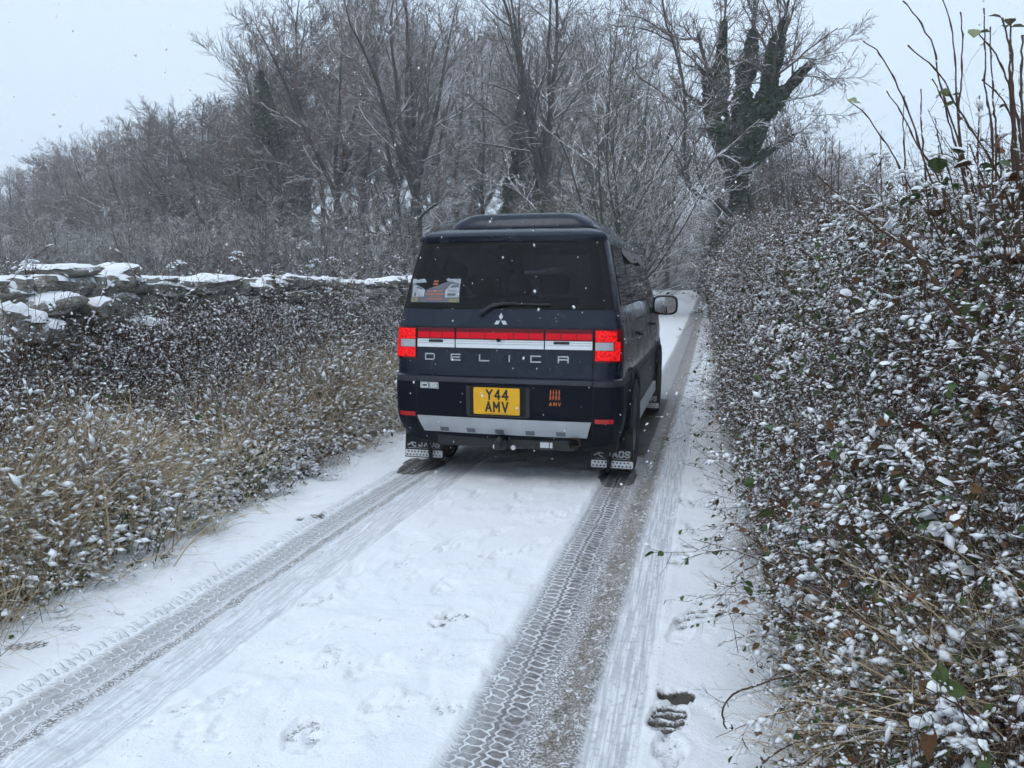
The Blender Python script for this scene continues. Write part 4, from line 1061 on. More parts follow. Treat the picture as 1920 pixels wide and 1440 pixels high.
# pop-top roof
pt = Acc(); rings = []
for z, hx, y0, y1, r in ((1.862, 0.560, 0.47, 2.55, 0.10), (1.885, 0.557, 0.475, 2.55, 0.10), (1.915, 0.535, 0.49, 2.52, 0.12), (1.950, 0.490, 0.51, 2.45, 0.14), (1.972, 0.45, 0.56, 2.38, 0.15), (1.984, 0.36, 0.68, 2.2, 0.15), (1.990, 0.2, 0.9, 2.0, 0.1)):
    rings.append([(x, y + 0.05 * (x / hx) ** 2 * (1 if y < 1.5 else -1), z) for x, y in rrect(-hx, hx, y0, y1, r, 6)])
rings = np.array(rings); pt.add(rings.reshape(-1, 3), grid_faces(rings.shape[1], len(rings), True)); c = rings[-1]
pt.add(np.vstack([c, c.mean(0)]), np.array([[k, (k + 1) % len(c), len(c)] for k in range(len(c))]))
ptop = pt.build("pop_top_roof", M['paint'], van, smooth=True, sharp=40)
gpt = Acc(); rr_ = np.array(rrect(-0.552, 0.552, 0.482, 2.56, 0.10, 6)); rr2 = np.vstack([np.c_[rr_, np.full(len(rr_), 1.835)], np.c_[rr_, np.full(len(rr_), 1.872)]]); rr2[:, 1] += 0.05 * (rr2[:, 0] / 0.575) ** 2 * np.where(rr2[:, 1] < 1.5, 1, -1)
gpt.add(rr2, grid_faces(len(rr_), 2, True)); gpt.build("roof_seal", M['gap'], ptop)

# cabin seen through the glass
for x_, y_, w_ in ((-0.42, 2.35, 0.50), (0.42, 2.35, 0.50), (-0.45, 1.25, 0.45), (0.15, 1.25, 0.55)):
    st_ = Acc()
    def rb(cx, cy, cz, hx, hy, hz):
        V, F_ = ICO2; return np.sign(V) * np.abs(V) ** 0.5 * np.array([hx, hy, hz]) * 1.0 + np.array([cx, cy, cz]), F_
    ICO2 = ico(2)
    st_.add(*rb(x_, y_ + 0.2, 0.72, w_ / 2, 0.28, 0.12)); st_.add(*rb(x_, y_ - 0.08, 1.02, w_ / 2 * 0.95, 0.08, 0.32)); st_.add(*rb(x_, y_ - 0.10, 1.43, 0.135, 0.05, 0.09))
    st_.build("seat", M['seat'], van, smooth=True)
cf = Acc(); cf.add(*boxv(-0.76, 0.76, 0.25, 4.2, 0.42, 0.46)); cf.add(*boxv(-0.72, 0.72, 3.0, 3.6, 0.8, 1.16)); cf.add(*boxv(-0.74, -0.3, 0.35, 1.0, 0.46, 1.20)); cf.build("cabin_lining", M['seat'], van)
# ------------------------------------------------------------------ trees
def norm(a): return a / (np.linalg.norm(a, axis=-1, keepdims=True) + 1e-9)

def grow(rng, start, d0, length, r0, n, wob, trop, taper=0.25, droop=0.0):
    """B polylines of n points growing from start along d0"""
    B = len(start); P = np.empty((B, n, 3)); P[:, 0] = start; d = norm(d0)
    seg = (length / (n - 1))[:, None]
    for k in range(1, n):
        d = norm(d + rng.normal(0, wob, (B, 3)) + np.array([0, 0, 1.0]) * (trop - droop * k / n))
        P[:, k] = P[:, k - 1] + d * seg
    t = np.linspace(0, 1, n)[None]
    R = r0[:, None] * (1 - (1 - taper) * t)
    return P, R

def sprout(rng, P, R, length, count, t0, t1, ang, lratio, rratio, n, wob, trop, rmin=0.004, taper=0.3, falloff=0.5, droop=0.0):
    """children of a set of polylines"""
    B, m, _ = P.shape
    t = (t0 + (t1 - t0) * (np.arange(count)[None] + rng.uniform(0, 1, (B, count))) / count)
    f = t * (m - 1); i = np.clip(f.astype(int), 0, m - 2); w = (f - i)[..., None]
    bi = np.arange(B)[:, None]
    pos = P[bi, i] * (1 - w) + P[bi, i + 1] * w
    tan = norm(P[bi, i + 1] - P[bi, i])
    rr = R[bi, i] * (1 - w[..., 0]) + R[bi, i + 1] * w[..., 0]
    q = rng.normal(0, 1, tan.shape); q = norm(q - (q * tan).sum(-1, keepdims=True) * tan)
    a = ang * rng.uniform(0.6, 1.3, (B, count, 1))
    d = tan * np.cos(a) + q * np.sin(a)
    L = length[:, None] * lratio * (1 - falloff * t) * rng.uniform(0.6, 1.3, (B, count))
    r = np.maximum(rr * rratio * rng.uniform(0.7, 1.1, rr.shape), rmin)
    Lf = L.ravel()
    Pc, Rc = grow(rng, pos.reshape(-1, 3), d.reshape(-1, 3), Lf, r.ravel(), n, wob, trop, taper, droop)
    return Pc, np.maximum(Rc, rmin * 0.6), Lf

def crown_from(rng, P, R, Ln, spec):
    """repeated sprouting; returns list of (P, R) per level"""
    out = []
    for (count, t0, t1, ang, lr, rr, n, wob, trop, rmin) in spec:
        P, R, Ln = sprout(rng, P, R, Ln, count, t0, t1, ang, lr, rr, n, wob, trop, rmin)
        out.append((P, R))
    return out

def ivy_on(rng, P, R, n_leaf, spread, size, tmax=1.0):
    """small leaf faces clothing the given polylines"""
    B, m, _ = P.shape
    b = rng.randint(0, B, n_leaf); t = tmax * rng.uniform(0, 1, n_leaf) ** 1.15 * (m - 1); i = np.clip(t.astype(int), 0, m - 2); w = (t - i)[:, None]
    c = P[b, i] * (1 - w) + P[b, i + 1] * w
    q = norm(rng.normal(0, 1, (n_leaf, 3)))
    lump = 0.15 + 1.5 * vnoise(c[:, 2] * 1.1 + 31 * b, c[:, 0] * 1.4 + c[:, 1], 77)
    sp = spread * (1 - 0.35 * t / (m - 1)) * (1 - 0.75 * (t / (tmax * (m - 1))) ** 3)
    r_in = 0 if R is None else (R[b, i] * 0.8)
    c = c + q * (r_in + sp * lump * rng.uniform(0.5, 1.15, n_leaf))[:, None]
    nrm = norm(q + rng.normal(0, 0.5, (n_leaf, 3)) + np.array([0, 0, 0.35]))
    u = norm(np.cross(nrm, rng.normal(0, 1, (n_leaf, 3)))); v = np.cross(nrm, u)
    s = (size * rng.uniform(0.6, 1.4, n_leaf))[:, None]
    V = np.stack([c - u * s, c - v * s * 0.75 + nrm * s * 0.15, c + u * s, c + v * s * 0.75 + nrm * s * 0.15], 1)
    F = np.arange(n_leaf)[:, None] * 4 + np.array([[0, 1, 2, 3]])
    return V.reshape(-1, 3), F

def make_tree(seed, H, r0, kind):
    rng = np.random.RandomState(seed)
    trunk, crown = Acc(), Acc()
    s = H / 18.0
    if kind.startswith('beech'):
        hb = H * rng.uniform(0.24, 0.34)
        P, R = grow(rng, np.zeros((1, 3)), np.array([[rng.normal(0, .04), rng.normal(0, .04), 1]]), np.array([hb]), np.array([r0]), 7, 0.05, 0.1, 0.8)
        trunk.add(*tubes(P, R, 10))
        k = rng.randint(4, 7); az = rng.uniform(0, 6.28) + np.arange(k) * 6.28 / k + rng.normal(0, .3, k); tl = rng.uniform(0.08, 0.48, k)
        d = np.stack([np.cos(az) * np.sin(tl), np.sin(az) * np.sin(tl), np.cos(tl)], 1); d[0] = (0.05, 0.05, 1)
        L1 = (H - hb) * rng.uniform(0.85, 0.98, k) * (1 - 0.45 * tl)
        P1, R1 = grow(rng, np.repeat(P[:, -1], k, 0), d, L1, np.full(k, r0 * 0.5), 12, 0.075, 0.045, 0.10)
        trunk.add(*tubes(P1, R1, 7))
        # low side limbs off the trunk
        Pl, Rl, Ll = sprout(rng, P, R, np.array([H * 0.55]), 5, 0.45, 1.0, 1.15, 0.55, 0.40, 10, 0.13, 0.02, 0.03)
        trunk.add(*tubes(Pl, Rl, 6))
        PA, RA, LA = np.concatenate([P1[:, ::1][:, np.linspace(0, 11, 10).astype(int)], Pl]), np.concatenate([R1[:, np.linspace(0, 11, 10).astype(int)], Rl]), np.concatenate([L1, Ll])
        spec = [(13, 0.10, 0.98, 0.80, 0.46, 0.50, 7, 0.13, 0.035, 0.018), (10, 0.1, 1.0, 0.72, 0.48, 0.52, 5, 0.15, 0.035, 0.0100), (12, 0.06, 1.0, 0.66, 0.56, 0.6, 3, 0.15, 0.04, 0.0070)]
        if kind == 'beech_far':
            spec = [(14, 0.08, 0.98, 0.85, 0.48, 0.50, 7, 0.12, 0.03, 0.022), (10, 0.1, 1.0, 0.72, 0.50, 0.52, 5, 0.13, 0.045, 0.0150), (11, 0.05, 1.0, 0.62, 0.62, 0.7, 3, 0.13, 0.06, 0.0130)]
        lv = crown_from(rng, PA, RA, LA, spec)
        for (p, r), sd in zip(lv, (5, 4, 3)): crown.add(*tubes(p, r, sd))
    elif kind == 'slim':
        P, R = grow(rng, np.zeros((1, 3)), np.array([[rng.normal(0, .06), rng.normal(0, .06), 1]]), np.array([H]), np.array([r0]), 16, 0.055, 0.05, 0.08)
        trunk.add(*tubes(P, R, 8))
        spec = [(30, 0.2, 0.98, 0.9, 0.26, 0.42, 7, 0.13, 0.07, 0.016), (9, 0.1, 1.0, 0.7, 0.46, 0.52, 5, 0.15, 0.04, 0.0085), (10, 0.1, 1.0, 0.65, 0.55, 0.6, 3, 0.16, 0.03, 0.0070)]
        lv = crown_from(rng, P, R, np.array([H]), spec)
        for (p, r), sd in zip(lv, (5, 4, 3)): crown.add(*tubes(p, r, sd))
    elif kind == 'bush':
        k = 16; az = rng.uniform(0, 6.28, k); tl = rng.uniform(0.05, 0.62, k)
        d = np.stack([np.cos(az) * np.sin(tl), np.sin(az) * np.sin(tl), np.cos(tl)], 1)
        L1 = H * rng.uniform(0.55, 1.0, k) * (1 - 0.25 * tl)
        P1, R1 = grow(rng, rng.normal(0, 0.18, (k, 3)) * np.array([1, 1, 0.05]), d, L1, np.full(k, r0), 10, 0.07, 0.03, 0.15)
        trunk.add(*tubes(P1, R1, 5))
        spec = [(14, 0.08, 0.98, 0.75, 0.40, 0.5, 6, 0.13, 0.02, 0.012), (8, 0.08, 1.0, 0.72, 0.5, 0.55, 5, 0.15, 0.01, 0.0075), (5, 0.1, 1.0, 0.7, 0.5, 0.6, 3, 0.16, 0.0, 0.0055)]
        lv = crown_from(rng, P1, R1, L1, spec)
        for (p, r), sd in zip(lv, (4, 3, 3)): crown.add(*tubes(p, r, sd))
    return trunk, crown

TREES = {}
def tree_data(key, seed, H, r0, kind, twig):
    t, c = make_tree(seed, H, r0, kind)
    zz = np.concatenate(c.v)[:, 2]
    TREES[key] = (t.mesh("trunk", M['bark_beech'], smooth=True), c.mesh("crown", twig), float(np.percentile(zz, 99.5)))
tree_data('beech_a', 11, 18, 0.32, 'beech', M['twig_beech'])
tree_data('beech_b', 12, 18, 0.28, 'beech', M['twig_brown'])
tree_data('beech_c', 17, 18, 0.32, 'beech', M['twig_beech'])
tree_data('beech_far', 14, 18, 0.36, 'beech_far', M['twig_beech'])
tree_data('beech_far2', 19, 18, 0.36, 'beech_far', M['twig_brown'])
tree_data('slim_a', 21, 16, 0.20, 'slim', M['twig_beech'])
tree_data('slim_b', 22, 16, 0.17, 'slim', M['twig_brown'])
tree_data('bush_a', 31, 8.5, 0.055, 'bush', M['twig_olive'])
tree_data('bush_b', 32, 6.0, 0.045, 'bush', M['twig_brown'])
tr_ = np.random.RandomState(77)
def put_tree(name, key, px, dist, ytop, label, group=None, rotz=None, widen=1.0, zoff=0.0):
    tm, cm, H0 = TREES[key]
    x, y = at(px, dist); zg = float(ground_z(x, y)) - 0.1 + zoff
    Hn = (532 - ytop) / F_PX * dist * math.cos(math.atan((px - 960) / F_PX)) + CAM_H - zg
    s = Hn / H0
    o = thing(name, label, "tree", (x, y, zg), tr_.uniform(0, 6.28) if rotz is None else rotz, group, (s * widen, s * widen, s))
    link("trunk", tm, o); link("crown", cm, o)
    return o
# trees that can be told apart
t1 = put_tree("beech_tree", 'beech_a', 790, 34, -90, "large forked bare beech rising just left of the van roof", rotz=0.6)
t2 = put_tree("beech_tree", 'beech_c', 1045, 36, -120, "tall bare tree with a fan of branches directly above the van", rotz=2.1)
put_tree("slim_tree", 'slim_a', 945, 39, 30, "slim ivy clad tree between the two large bare trees above the van", rotz=1.2)
put_tree("slim_tree", 'slim_b', 985, 43, 10, "second slim ivy trunk just right of the first above the van", rotz=3.9)
put_tree("beech_tree", 'beech_b', 640, 42, -20, "bare brownish beech at the high left shoulder of the wood", rotz=4.0)
put_tree("hazel_bush", 'bush_a', 1150, 25, 120, "broad olive twigged hazel spreading above the right end of the van", rotz=0.3, widen=1.15)
put_tree("hazel_bush", 'bush_a', 1185, 34, 150, "narrow olive hazel bush at the left edge of the lane ahead", rotz=2.4, widen=0.8)
put_tree("slim_tree", 'slim_a', 548, 46, 15, "slim tree with an ivy clump high on its trunk at the wood's stepped edge", rotz=5.2)
# the wood behind, tree by tree
WOOD = [('beech_b', 480, 52, 140), ('beech_a', 415, 60, 150), ('beech_c', 350, 66, 165), ('beech_b', 285, 72, 190), ('beech_a', 225, 80, 205), ('beech_c', 165, 86, 225), ('beech_b', 110, 95, 255), ('beech_a', 50, 104, 275), ('beech_c', -10, 112, 295), ('beech_b', -70, 118, 300),
        ('beech_c', 590, 52, 35), ('beech_a', 700, 50, -10), ('beech_b', 740, 45, 0), ('slim_a', 860, 48, 40), ('slim_b', 900, 44, 60), ('beech_a', 900, 62, 60), ('beech_b', 1010, 58, 20), ('slim_a', 1100, 42, -20), ('beech_c', 1130, 52, 10), ('beech_b', 1190, 44, 90),
        ('slim_b', 1245, 46, 140), ('slim_a', 680, 40, 60), ('slim_b', 830, 42, 80), ('slim_a', 1020, 48, 80), ('slim_b', 610, 47, 60), ('beech_a', 520, 64, 110), ('beech_c', 440, 74, 160), ('beech_b', 370, 82, 185), ('beech_a', 300, 90, 205), ('beech_c', 240, 98, 222), ('beech_b', 180, 106, 245), ('beech_a', 120, 112, 262),
        ('beech_c', 780, 64, 30), ('beech_b', 840, 70, 50), ('beech_c', 960, 70, 60), ('beech_a', 1070, 66, 50), ('beech_b', 1180, 68, 110), ('slim_b', 560, 56, 90), ('slim_a', 500, 50, 200), ('slim_b', 455, 56, 220), ('slim_a', 390, 60, 240), ('slim_b', 330, 66, 260), ('slim_a', 260, 70, 280), ('slim_b', 200, 76, 300), ('slim_a', 140, 84, 310), ('slim_b', 80, 90, 330), ('beech_a', 455, 58, 150), ('beech_b', 320, 76, 180), ('beech_c', 200, 92, 215), ('beech_a', 80, 108, 265), ('beech_b', 545, 50, 95), ('slim_a', 760, 38, 30), ('slim_b', 1000, 39, 40), ('slim_a', 1140, 40, 30), ('slim_b', 720, 52, 20), ('slim_a', 880, 56, 40)]
ORD = ["first", "second", "third", "fourth", "fifth", "sixth", "seventh", "eighth", "ninth", "tenth"]
sky_row = sorted([w for w in WOOD[:10]], key=lambda w: w[1])
for w in WOOD:
    key, px, d, yt = w
    if px < 620 and key.startswith('beech'): key = 'beech_far' if key != 'beech_b' else 'beech_far2'
    if w in sky_row: lab, grp = "bare beech on the left skyline, %s from the left end of the wood" % ORD[sky_row.index(w)], "skyline beeches of the left wood"
    elif px < 620: lab, grp = "bare beech in the dense wood fading into the haze behind the stone wall", "trees of the wood left of the tall beeches"
    else: lab, grp = "bare tree standing back in the wood above the van", "trees standing back behind the van"
    put_tree("wood_tree", key, px, d, yt + tr_.uniform(-8, 8) + (60 if px < 530 and key.startswith('beech') else 0), lab, grp, widen=1.15 if px < 620 else 1.05)
for px, d, yt in ((690, 33, 400), (560, 36, 410), (430, 40, 415), (300, 46, 425), (170, 52, 430), (40, 58, 440), (760, 34, 370), (870, 36, 380), (1000, 36, 380), (470, 46, 380), (340, 52, 390), (210, 60, 400), (80, 68, 405), (1085, 34, 300), (620, 34, 370), (500, 38, 365), (380, 44, 370), (260, 50, 380), (130, 56, 385), (0, 62, 395), (820, 60, 410), (900, 64, 400), (740, 62, 400), (660, 66, 405), (580, 70, 410), (980, 62, 400), (500, 76, 420), (420, 84, 425), (590, 50, 395), (670, 52, 390), (760, 50, 385), (850, 50, 390), (940, 50, 395)):
    put_tree("understorey_bush", 'bush_b' if tr_.rand() < 0.6 else 'bush_a', px, d, yt, "bare shrub under the trees along the edge of the wood", "shrubs along the edge of the wood", widen=1.25)
for px, d, yt in ((1225, 62, 230), (1240, 74, 250), (1352, 70, 260), (1280, 100, 380), (1320, 104, 370), (1262, 92, 330), (1345, 88, 330), (1300, 110, 400), (1240, 84, 380)):
    put_tree("lane_end_tree", 'slim_b' if yt < 330 else 'bush_b', px, d, yt, "hazy bare tree closing the far end of the lane", "trees at the far end of the lane", widen=1.0, zoff=-0.3)
for px, d, yt in ((1470, 30, 235), (1510, 33, 250), (1550, 36, 270), (1440, 36, 220), (1590, 30, 300), (1400, 42, 200)):
    put_tree("hedge_tree", 'bush_b', px, d, yt, "small twiggy tree behind the right hand hedge beyond the ivy tree", "small trees behind the right hedge", widen=1.2)

# ivy clumps on the two slim trunks and on the shoulder tree are parts of their trees
def add_ivy(tree, seed, z0, z1, n, spread, size=0.10):
    rng = np.random.RandomState(seed); s = tree.scale[2]
    zz = np.linspace(z0, z1, 8) / s
    tm = tree.children[0].data if "trunk" in tree.children[0].name else tree.children[1].data
    V = np.empty(len(tm.vertices) * 3, np.float32); tm.vertices.foreach_get("co", V); V = V.reshape(-1, 3)
    P = []
    for z in zz:
        m = np.abs(V[:, 2] - z) < 0.6
        P.append([V[m, 0].mean() if m.any() else 0, V[m, 1].mean() if m.any() else 0, z])
    a = Acc(); a.add(*ivy_on(rng, np.array([P]), None, n, spread / s, size / s)); a.build("ivy", M['ivy'], tree)
slims = [o for o in COL.objects if o.name.startswith("slim_tree") and o.type == 'EMPTY']
add_ivy(slims[0], 1, 0.5, 9.5, 3600, 0.55); add_ivy(slims[1], 2, 0.5, 8.5, 2800, 0.5); add_ivy(slims[2], 3, 8.0, 11.5, 1500, 0.75)
add_ivy(t2, 4, 0.5, 7.0, 2400, 0.55)

# the ivy tree on the right: its limbs follow the photograph, at their own distance and thickness
IVY_D = 27.0
def limb_pts(pts, n, d0, d1, jit=0.0):
    pts = np.array(pts, float); t = np.linspace(0, len(pts) - 1, n); i = np.clip(t.astype(int), 0, len(pts) - 2); w = (t - i)[:, None]
    # smooth Catmull-Rom through the traced points
    pp = np.vstack([2 * pts[0] - pts[1], pts, 2 * pts[-1] - pts[-2]])
    p0, p1, p2, p3 = pp[i], pp[i + 1], pp[i + 2], pp[i + 3]
    q = 0.5 * (2 * p1 + (p2 - p0) * w + (2 * p0 - 5 * p1 + 4 * p2 - p3) * w ** 2 + (3 * p1 - p0 - 3 * p2 + p3) * w ** 3)
    ds = np.linspace(d0, d1, n)
    return np.array([at3(a, b_, d) for (a, b_), d in zip(q, ds)])
ig = np.random.RandomState(9)
ix, iy = at3(1395, 520, IVY_D)[:2]
iroot = thing("ivy_tree", "big leafless tree with trunk and arms wrapped in dark ivy right of the lane", "tree", (ix, iy, float(ground_z(ix, iy)) - 0.2))
io = np.array(iroot.location)
LIMBS = [([(1395, 560), (1392, 450), (1386, 340), (1388, 235)], 27, 27, 0.38, 0.22, 0.80), ([(1378, 350), (1348, 240), (1330, 150), (1308, 60)], 27, 26, 0.26, 0.10, 0.42), ([(1340, 210), (1350, 130), (1356, 60), (1368, -60)], 26.5, 27.5, 0.14, 0.05, 0.30),
         ([(1388, 250), (1394, 160), (1410, 80), (1418, -60)], 27, 28, 0.24, 0.10, 0.38), ([(1392, 280), (1436, 180), (1450, 110), (1472, 30), (1492, -60)], 27, 25.5, 0.20, 0.06, 0.36), ([(1396, 300), (1440, 205), (1482, 160), (1525, 115), (1572, 92)], 27, 28.5, 0.17, 0.03, 0.32),
         ([(1385, 420), (1345, 378), (1300, 362), (1283, 300), (1286, 200), (1272, 110), (1248, 40), (1238, -40)], 27, 25, 0.17, 0.05, 0.0), ([(1392, 330), (1430, 290), (1478, 262), (1540, 215)], 27, 28, 0.10, 0.02, 0.1), ([(1380, 430), (1340, 385), (1310, 330), (1300, 260)], 27, 25.5, 0.10, 0.03, 0.0),
         ([(1330, 372), (1362, 405), (1392, 428), (1415, 432)], 25.5, 24.5, 0.07, 0.03, 0.0), ([(1388, 380), (1440, 350), (1500, 345), (1560, 310)], 27, 28.5, 0.08, 0.02, 0.0), ([(1375, 300), (1345, 280), (1310, 215), (1275, 190)], 27, 28, 0.09, 0.02, 0.0)]
tk, cr, iv = Acc(), Acc(), Acc()
limbs = [limb_pts(p, 14, a, b_) - io for p, a, b_, *_ in LIMBS]
for P, (_, _, _, ra, rb, sp) in zip(limbs, LIMBS):
    R = np.linspace(ra, rb, 14) * (0.72 if sp > .6 else 0.5); tk.add(*tubes(P[None], R[None], 8))
    if sp: iv.add(*ivy_on(ig, P[None], R[None], int(9000 * sp * (3.0 if sp > .6 else 2.0)), sp * (0.62 if sp > .6 else 0.72), 0.105, 0.95 if sp > .6 else 0.72))
PA = np.array(limbs[1:]); RA = np.array([np.linspace(l[3], l[4], 14) for l in LIMBS[1:]]); LA = np.linalg.norm(np.diff(PA, axis=1), axis=2).sum(1)
for (p, r), sd in zip(crown_from(ig, PA, RA, LA, [(14, 0.25, 1.0, 0.8, 0.46, 0.42, 8, 0.17, 0.03, 0.018), (10, 0.12, 1.0, 0.75, 0.48, 0.55, 6, 0.18, 0.02, 0.011), (9, 0.1, 1.0, 0.7, 0.55, 0.6, 3, 0.2, 0.01, 0.008)]), (5, 4, 3)): cr.add(*tubes(p, r, sd))
lf = crown_pts = None
tk.build("trunk", M['bark_beech'], iroot, smooth=True); cr.build("crown", M['twig_beech'], iroot); iv.build("ivy", M['ivy'], iroot)
# second ivy stump lower down by the lane
jx, jy = at3(1345, 500, 33)[:2]
j = thing("ivy_stump", "narrow ivy covered trunk beside the lane left of the big ivy tree", "tree", (jx, jy, float(ground_z(jx, jy)) - 0.2)); jo = np.array(j.location)
P = limb_pts([(1338, 545), (1340, 480), (1348, 430), (1352, 380)], 10, 33, 33) - jo
a = Acc(); a.add(*tubes(P[None], np.linspace(0.22, 0.1, 10)[None], 7)); a.build("trunk", M['bark_beech'], j); a = Acc(); a.add(*ivy_on(ig, P[None], None, 3600, 0.62, 0.085)); a.build("ivy", M['ivy'], j)
# ------------------------------------------------------------------ small plants: building blocks
def leaf_faces(C, U, N, S, curl=0.25, wide=0.36):
    """pointed, folded leaves: base at C, along U, face normal N, length S"""
    n = len(C); W = np.cross(N, U)
    prof = [(0.0, 0.0, 0.0), (0.25, 0.85, 0.02), (0.6, 1.0, 0.0), (1.0, 0.0, -1.0)]
    S_ = S[:, None]
    mid = [C + U * S_ * t - N * S_ * curl * (t ** 2) * 0.5 for t in (0, 0.25, 0.6, 1.0)]
    out = [mid[0]]
    for t, wv, k in ((0.25, 0.85, 1), (0.6, 1.0, 2)):
        e = W * S_ * wide * wv; lift = N * S_ * 0.10 * wv
        out += [mid[k], mid[k] - e + lift, mid[k] + e + lift]
    out.append(mid[3])
    V = np.stack(out, 1)            # 0 base,1 m1,2 l1,3 r1,4 m2,5 l2,6 r2,7 tip
    tris = np.array([[0, 2, 1], [0, 1, 3], [1, 2, 4], [2, 5, 4], [1, 4, 3], [3, 4, 6], [4, 5, 7], [4, 7, 6]])[:, ::-1]
    return V.reshape(-1, 3), (tris[None] + (np.arange(n) * 8)[:, None, None]).reshape(-1, 3)

def cap_faces(C, U, N, S, rng, fill=0.8, wide=0.36, th=0.16):
    """puffs of snow lying on the leaves"""
    n = len(C); W = np.cross(N, U); S_ = S[:, None]; Z = np.array([0, 0, 1.0])
    a = np.arange(6) * math.pi / 3
    ctr = C + U * S_ * 0.5 + N * S_ * 0.03
    ring = [ctr + (U * S_ * 0.46 * fill * math.cos(t) + W * S_ * wide * 1.05 * fill * math.sin(t)) * rng.uniform(0.75, 1.15, (n, 1)) for t in a]
    ring2 = [ctr + (U * S_ * 0.30 * fill * math.cos(t) + W * S_ * wide * 0.7 * fill * math.sin(t)) + Z * S_ * th * rng.uniform(0.6, 1.0, (n, 1)) for t in a]
    top_ = ctr + Z * S_ * th * rng.uniform(0.7, 1.7, (n, 1)) + U * S_ * rng.normal(0, 0.08, (n, 1))
    V = np.stack(ring + ring2 + [top_], 1)
    t1 = []
    for k in range(6):
        k2 = (k + 1) % 6; t1 += [[k, k2, 6 + k2], [k, 6 + k2, 6 + k], [6 + k, 6 + k2, 12]]
    return V.reshape(-1, 3), (np.array(t1)[None] + (np.arange(n) * 13)[:, None, None]).reshape(-1, 3)

def blades(rng, base, d, length, width, n=5, bend=0.5):
    """ribbons of grass"""
    B = len(base); P = np.empty((B, n, 3)); P[:, 0] = base; dd = norm(d); seg = (length / (n - 1))[:, None]
    out = norm(dd * np.array([1, 1, 0]) + rng.normal(0, .15, (B, 3)) * np.array([1, 1, 0]))
    for k in range(1, n):
        dd = norm(dd + out * bend * 0.35 * k / n + np.array([0, 0, -1.0]) * bend * 0.55 * (k / n) ** 1.5 + rng.normal(0, 0.05, (B, 3)))
        P[:, k] = P[:, k - 1] + dd * seg
    side_ = norm(np.cross(dd, np.array([0, 0, 1.0])) + rng.normal(0, .3, (B, 3)))
    w = width[:, None] * np.array([0.8, 1.0, 0.9, 0.65, 0.12])[None] if n == 5 else width[:, None] * np.linspace(1, 0.1, n)[None]
    V = np.stack([P - side_[:, None] * w[..., None] / 2, P + side_[:, None] * w[..., None] / 2], 2).reshape(-1, 3)
    F = (grid_faces(2, n)[None] + (np.arange(B) * 2 * n)[:, None, None]).reshape(-1, 4)
    return V, F, P

PM = [M['stem_purple'], M['leaf_green'], M['leaf_brown'], M['snow'], M['straw'], M['grass'], M['stem_brown'], M['thicket']]
STEM, LG, LB, SN, ST, GR, SB = range(7)

def rnd_dir(rng, n, tilt):
    az = rng.uniform(0, 6.28, n); t = np.abs(rng.normal(0, tilt, n))
    return np.stack([np.cos(az) * np.sin(t), np.sin(az) * np.sin(t), np.cos(t)], 1)

def on_lines(rng, P, n, t0=0.2, t1=1.0):
    B, m, _ = P.shape; b = rng.randint(0, B, n); f = rng.uniform(t0, t1, n) * (m - 1); i = np.clip(f.astype(int), 0, m - 2); w = (f - i)[:, None]
    return P[b, i] * (1 - w) + P[b, i + 1] * w, norm(P[b, i + 1] - P[b, i])

def snow_on(acc, rng, P, n, lo, hi, t0=0.2, long=1.8):
    c, t = on_lines(rng, P, n, t0); s = rng.uniform(lo, hi, n) * rng.choice([0.6, 1, 1.5], n, p=[.5, .35, .15])
    V0, F0 = OCT
    u = norm(t * np.array([1, 1, 0.35]) + 1e-4); v = norm(np.cross(u, np.array([0, 0, 1.0]))); w = np.cross(v, u) * -1
    loc = V0[None] * np.stack([s * long, s, s * 0.85], 1)[:, None]
    V = c[:, None] + loc[..., 0:1] * u[:, None] + loc[..., 1:2] * v[:, None] + loc[..., 2:3] * np.array([0, 0, 1.0]) + np.array([0, 0, 1.0]) * (s * 0.5)[:, None, None]
    V = V + rng.normal(0, 0.12, V.shape) * s[:, None, None]
    acc.add(V.reshape(-1, 3), (F0[None] + (np.arange(n) * 6)[:, None, None]).reshape(-1, 3), SN)

def v_stems(seed, n=26, h=(0.45, 0.85), mat=STEM, snow=220):
    rng = np.random.RandomState(seed); a = Acc()
    base = np.c_[rng.normal(0, 0.13, (n, 2)), np.full(n, -0.05)]
    L = rng.uniform(*h, n)
    P, R = grow(rng, base, rnd_dir(rng, n, 0.28), L, rng.uniform(0.0016, 0.0030, n), 7, 0.10, 0.02, 0.4)
    a.add(*tubes(P, R, 3), mat)
    P2, R2, L2 = sprout(rng, P, R, L, 6, 0.3, 1.0, 0.8, 0.30, 0.7, 4, 0.16, 0.05, 0.0011)
    a.add(*tubes(P2, R2, 3), mat)
    P3, R3, L3 = sprout(rng, P2, R2, L2, 2, 0.4, 1.0, 0.7, 0.45, 0.8, 3, 0.16, 0.0, 0.0010); a.add(*tubes(P3, R3, 3), mat)
    snow_on(a, rng, P2, snow, 0.003, 0.0075); snow_on(a, rng, P3, snow // 2, 0.003, 0.007); snow_on(a, rng, P, snow // 4, 0.003, 0.006)
    return a
def v_straw(seed, n=120, green=False, ln=(0.25, 0.6), snow=95, wd=(0.0022, 0.0042)):
    rng = np.random.RandomState(seed); a = Acc()
    base = np.c_[rng.normal(0, 0.085, (n, 2)), np.full(n, -0.02)]
    d = rnd_dir(rng, n, 0.5); d[:, :2] += base[:, :2] * 2.0
    V, F, P = blades(rng, base, d, rng.uniform(*ln, n), rng.uniform(*wd, n), bend=rng.uniform(0.5, 1.3))
    a.add(V, F, GR if green else ST)
    if green:
        k = n // 4; V, F, _ = blades(rng, base[:k], rnd_dir(rng, k, 0.7), rng.uniform(*ln, k) * 0.9, rng.uniform(*wd, k)); a.add(V, F, ST)
    snow_on(a, rng, P, snow, 0.004, 0.010, 0.25, 2.4)
    return a
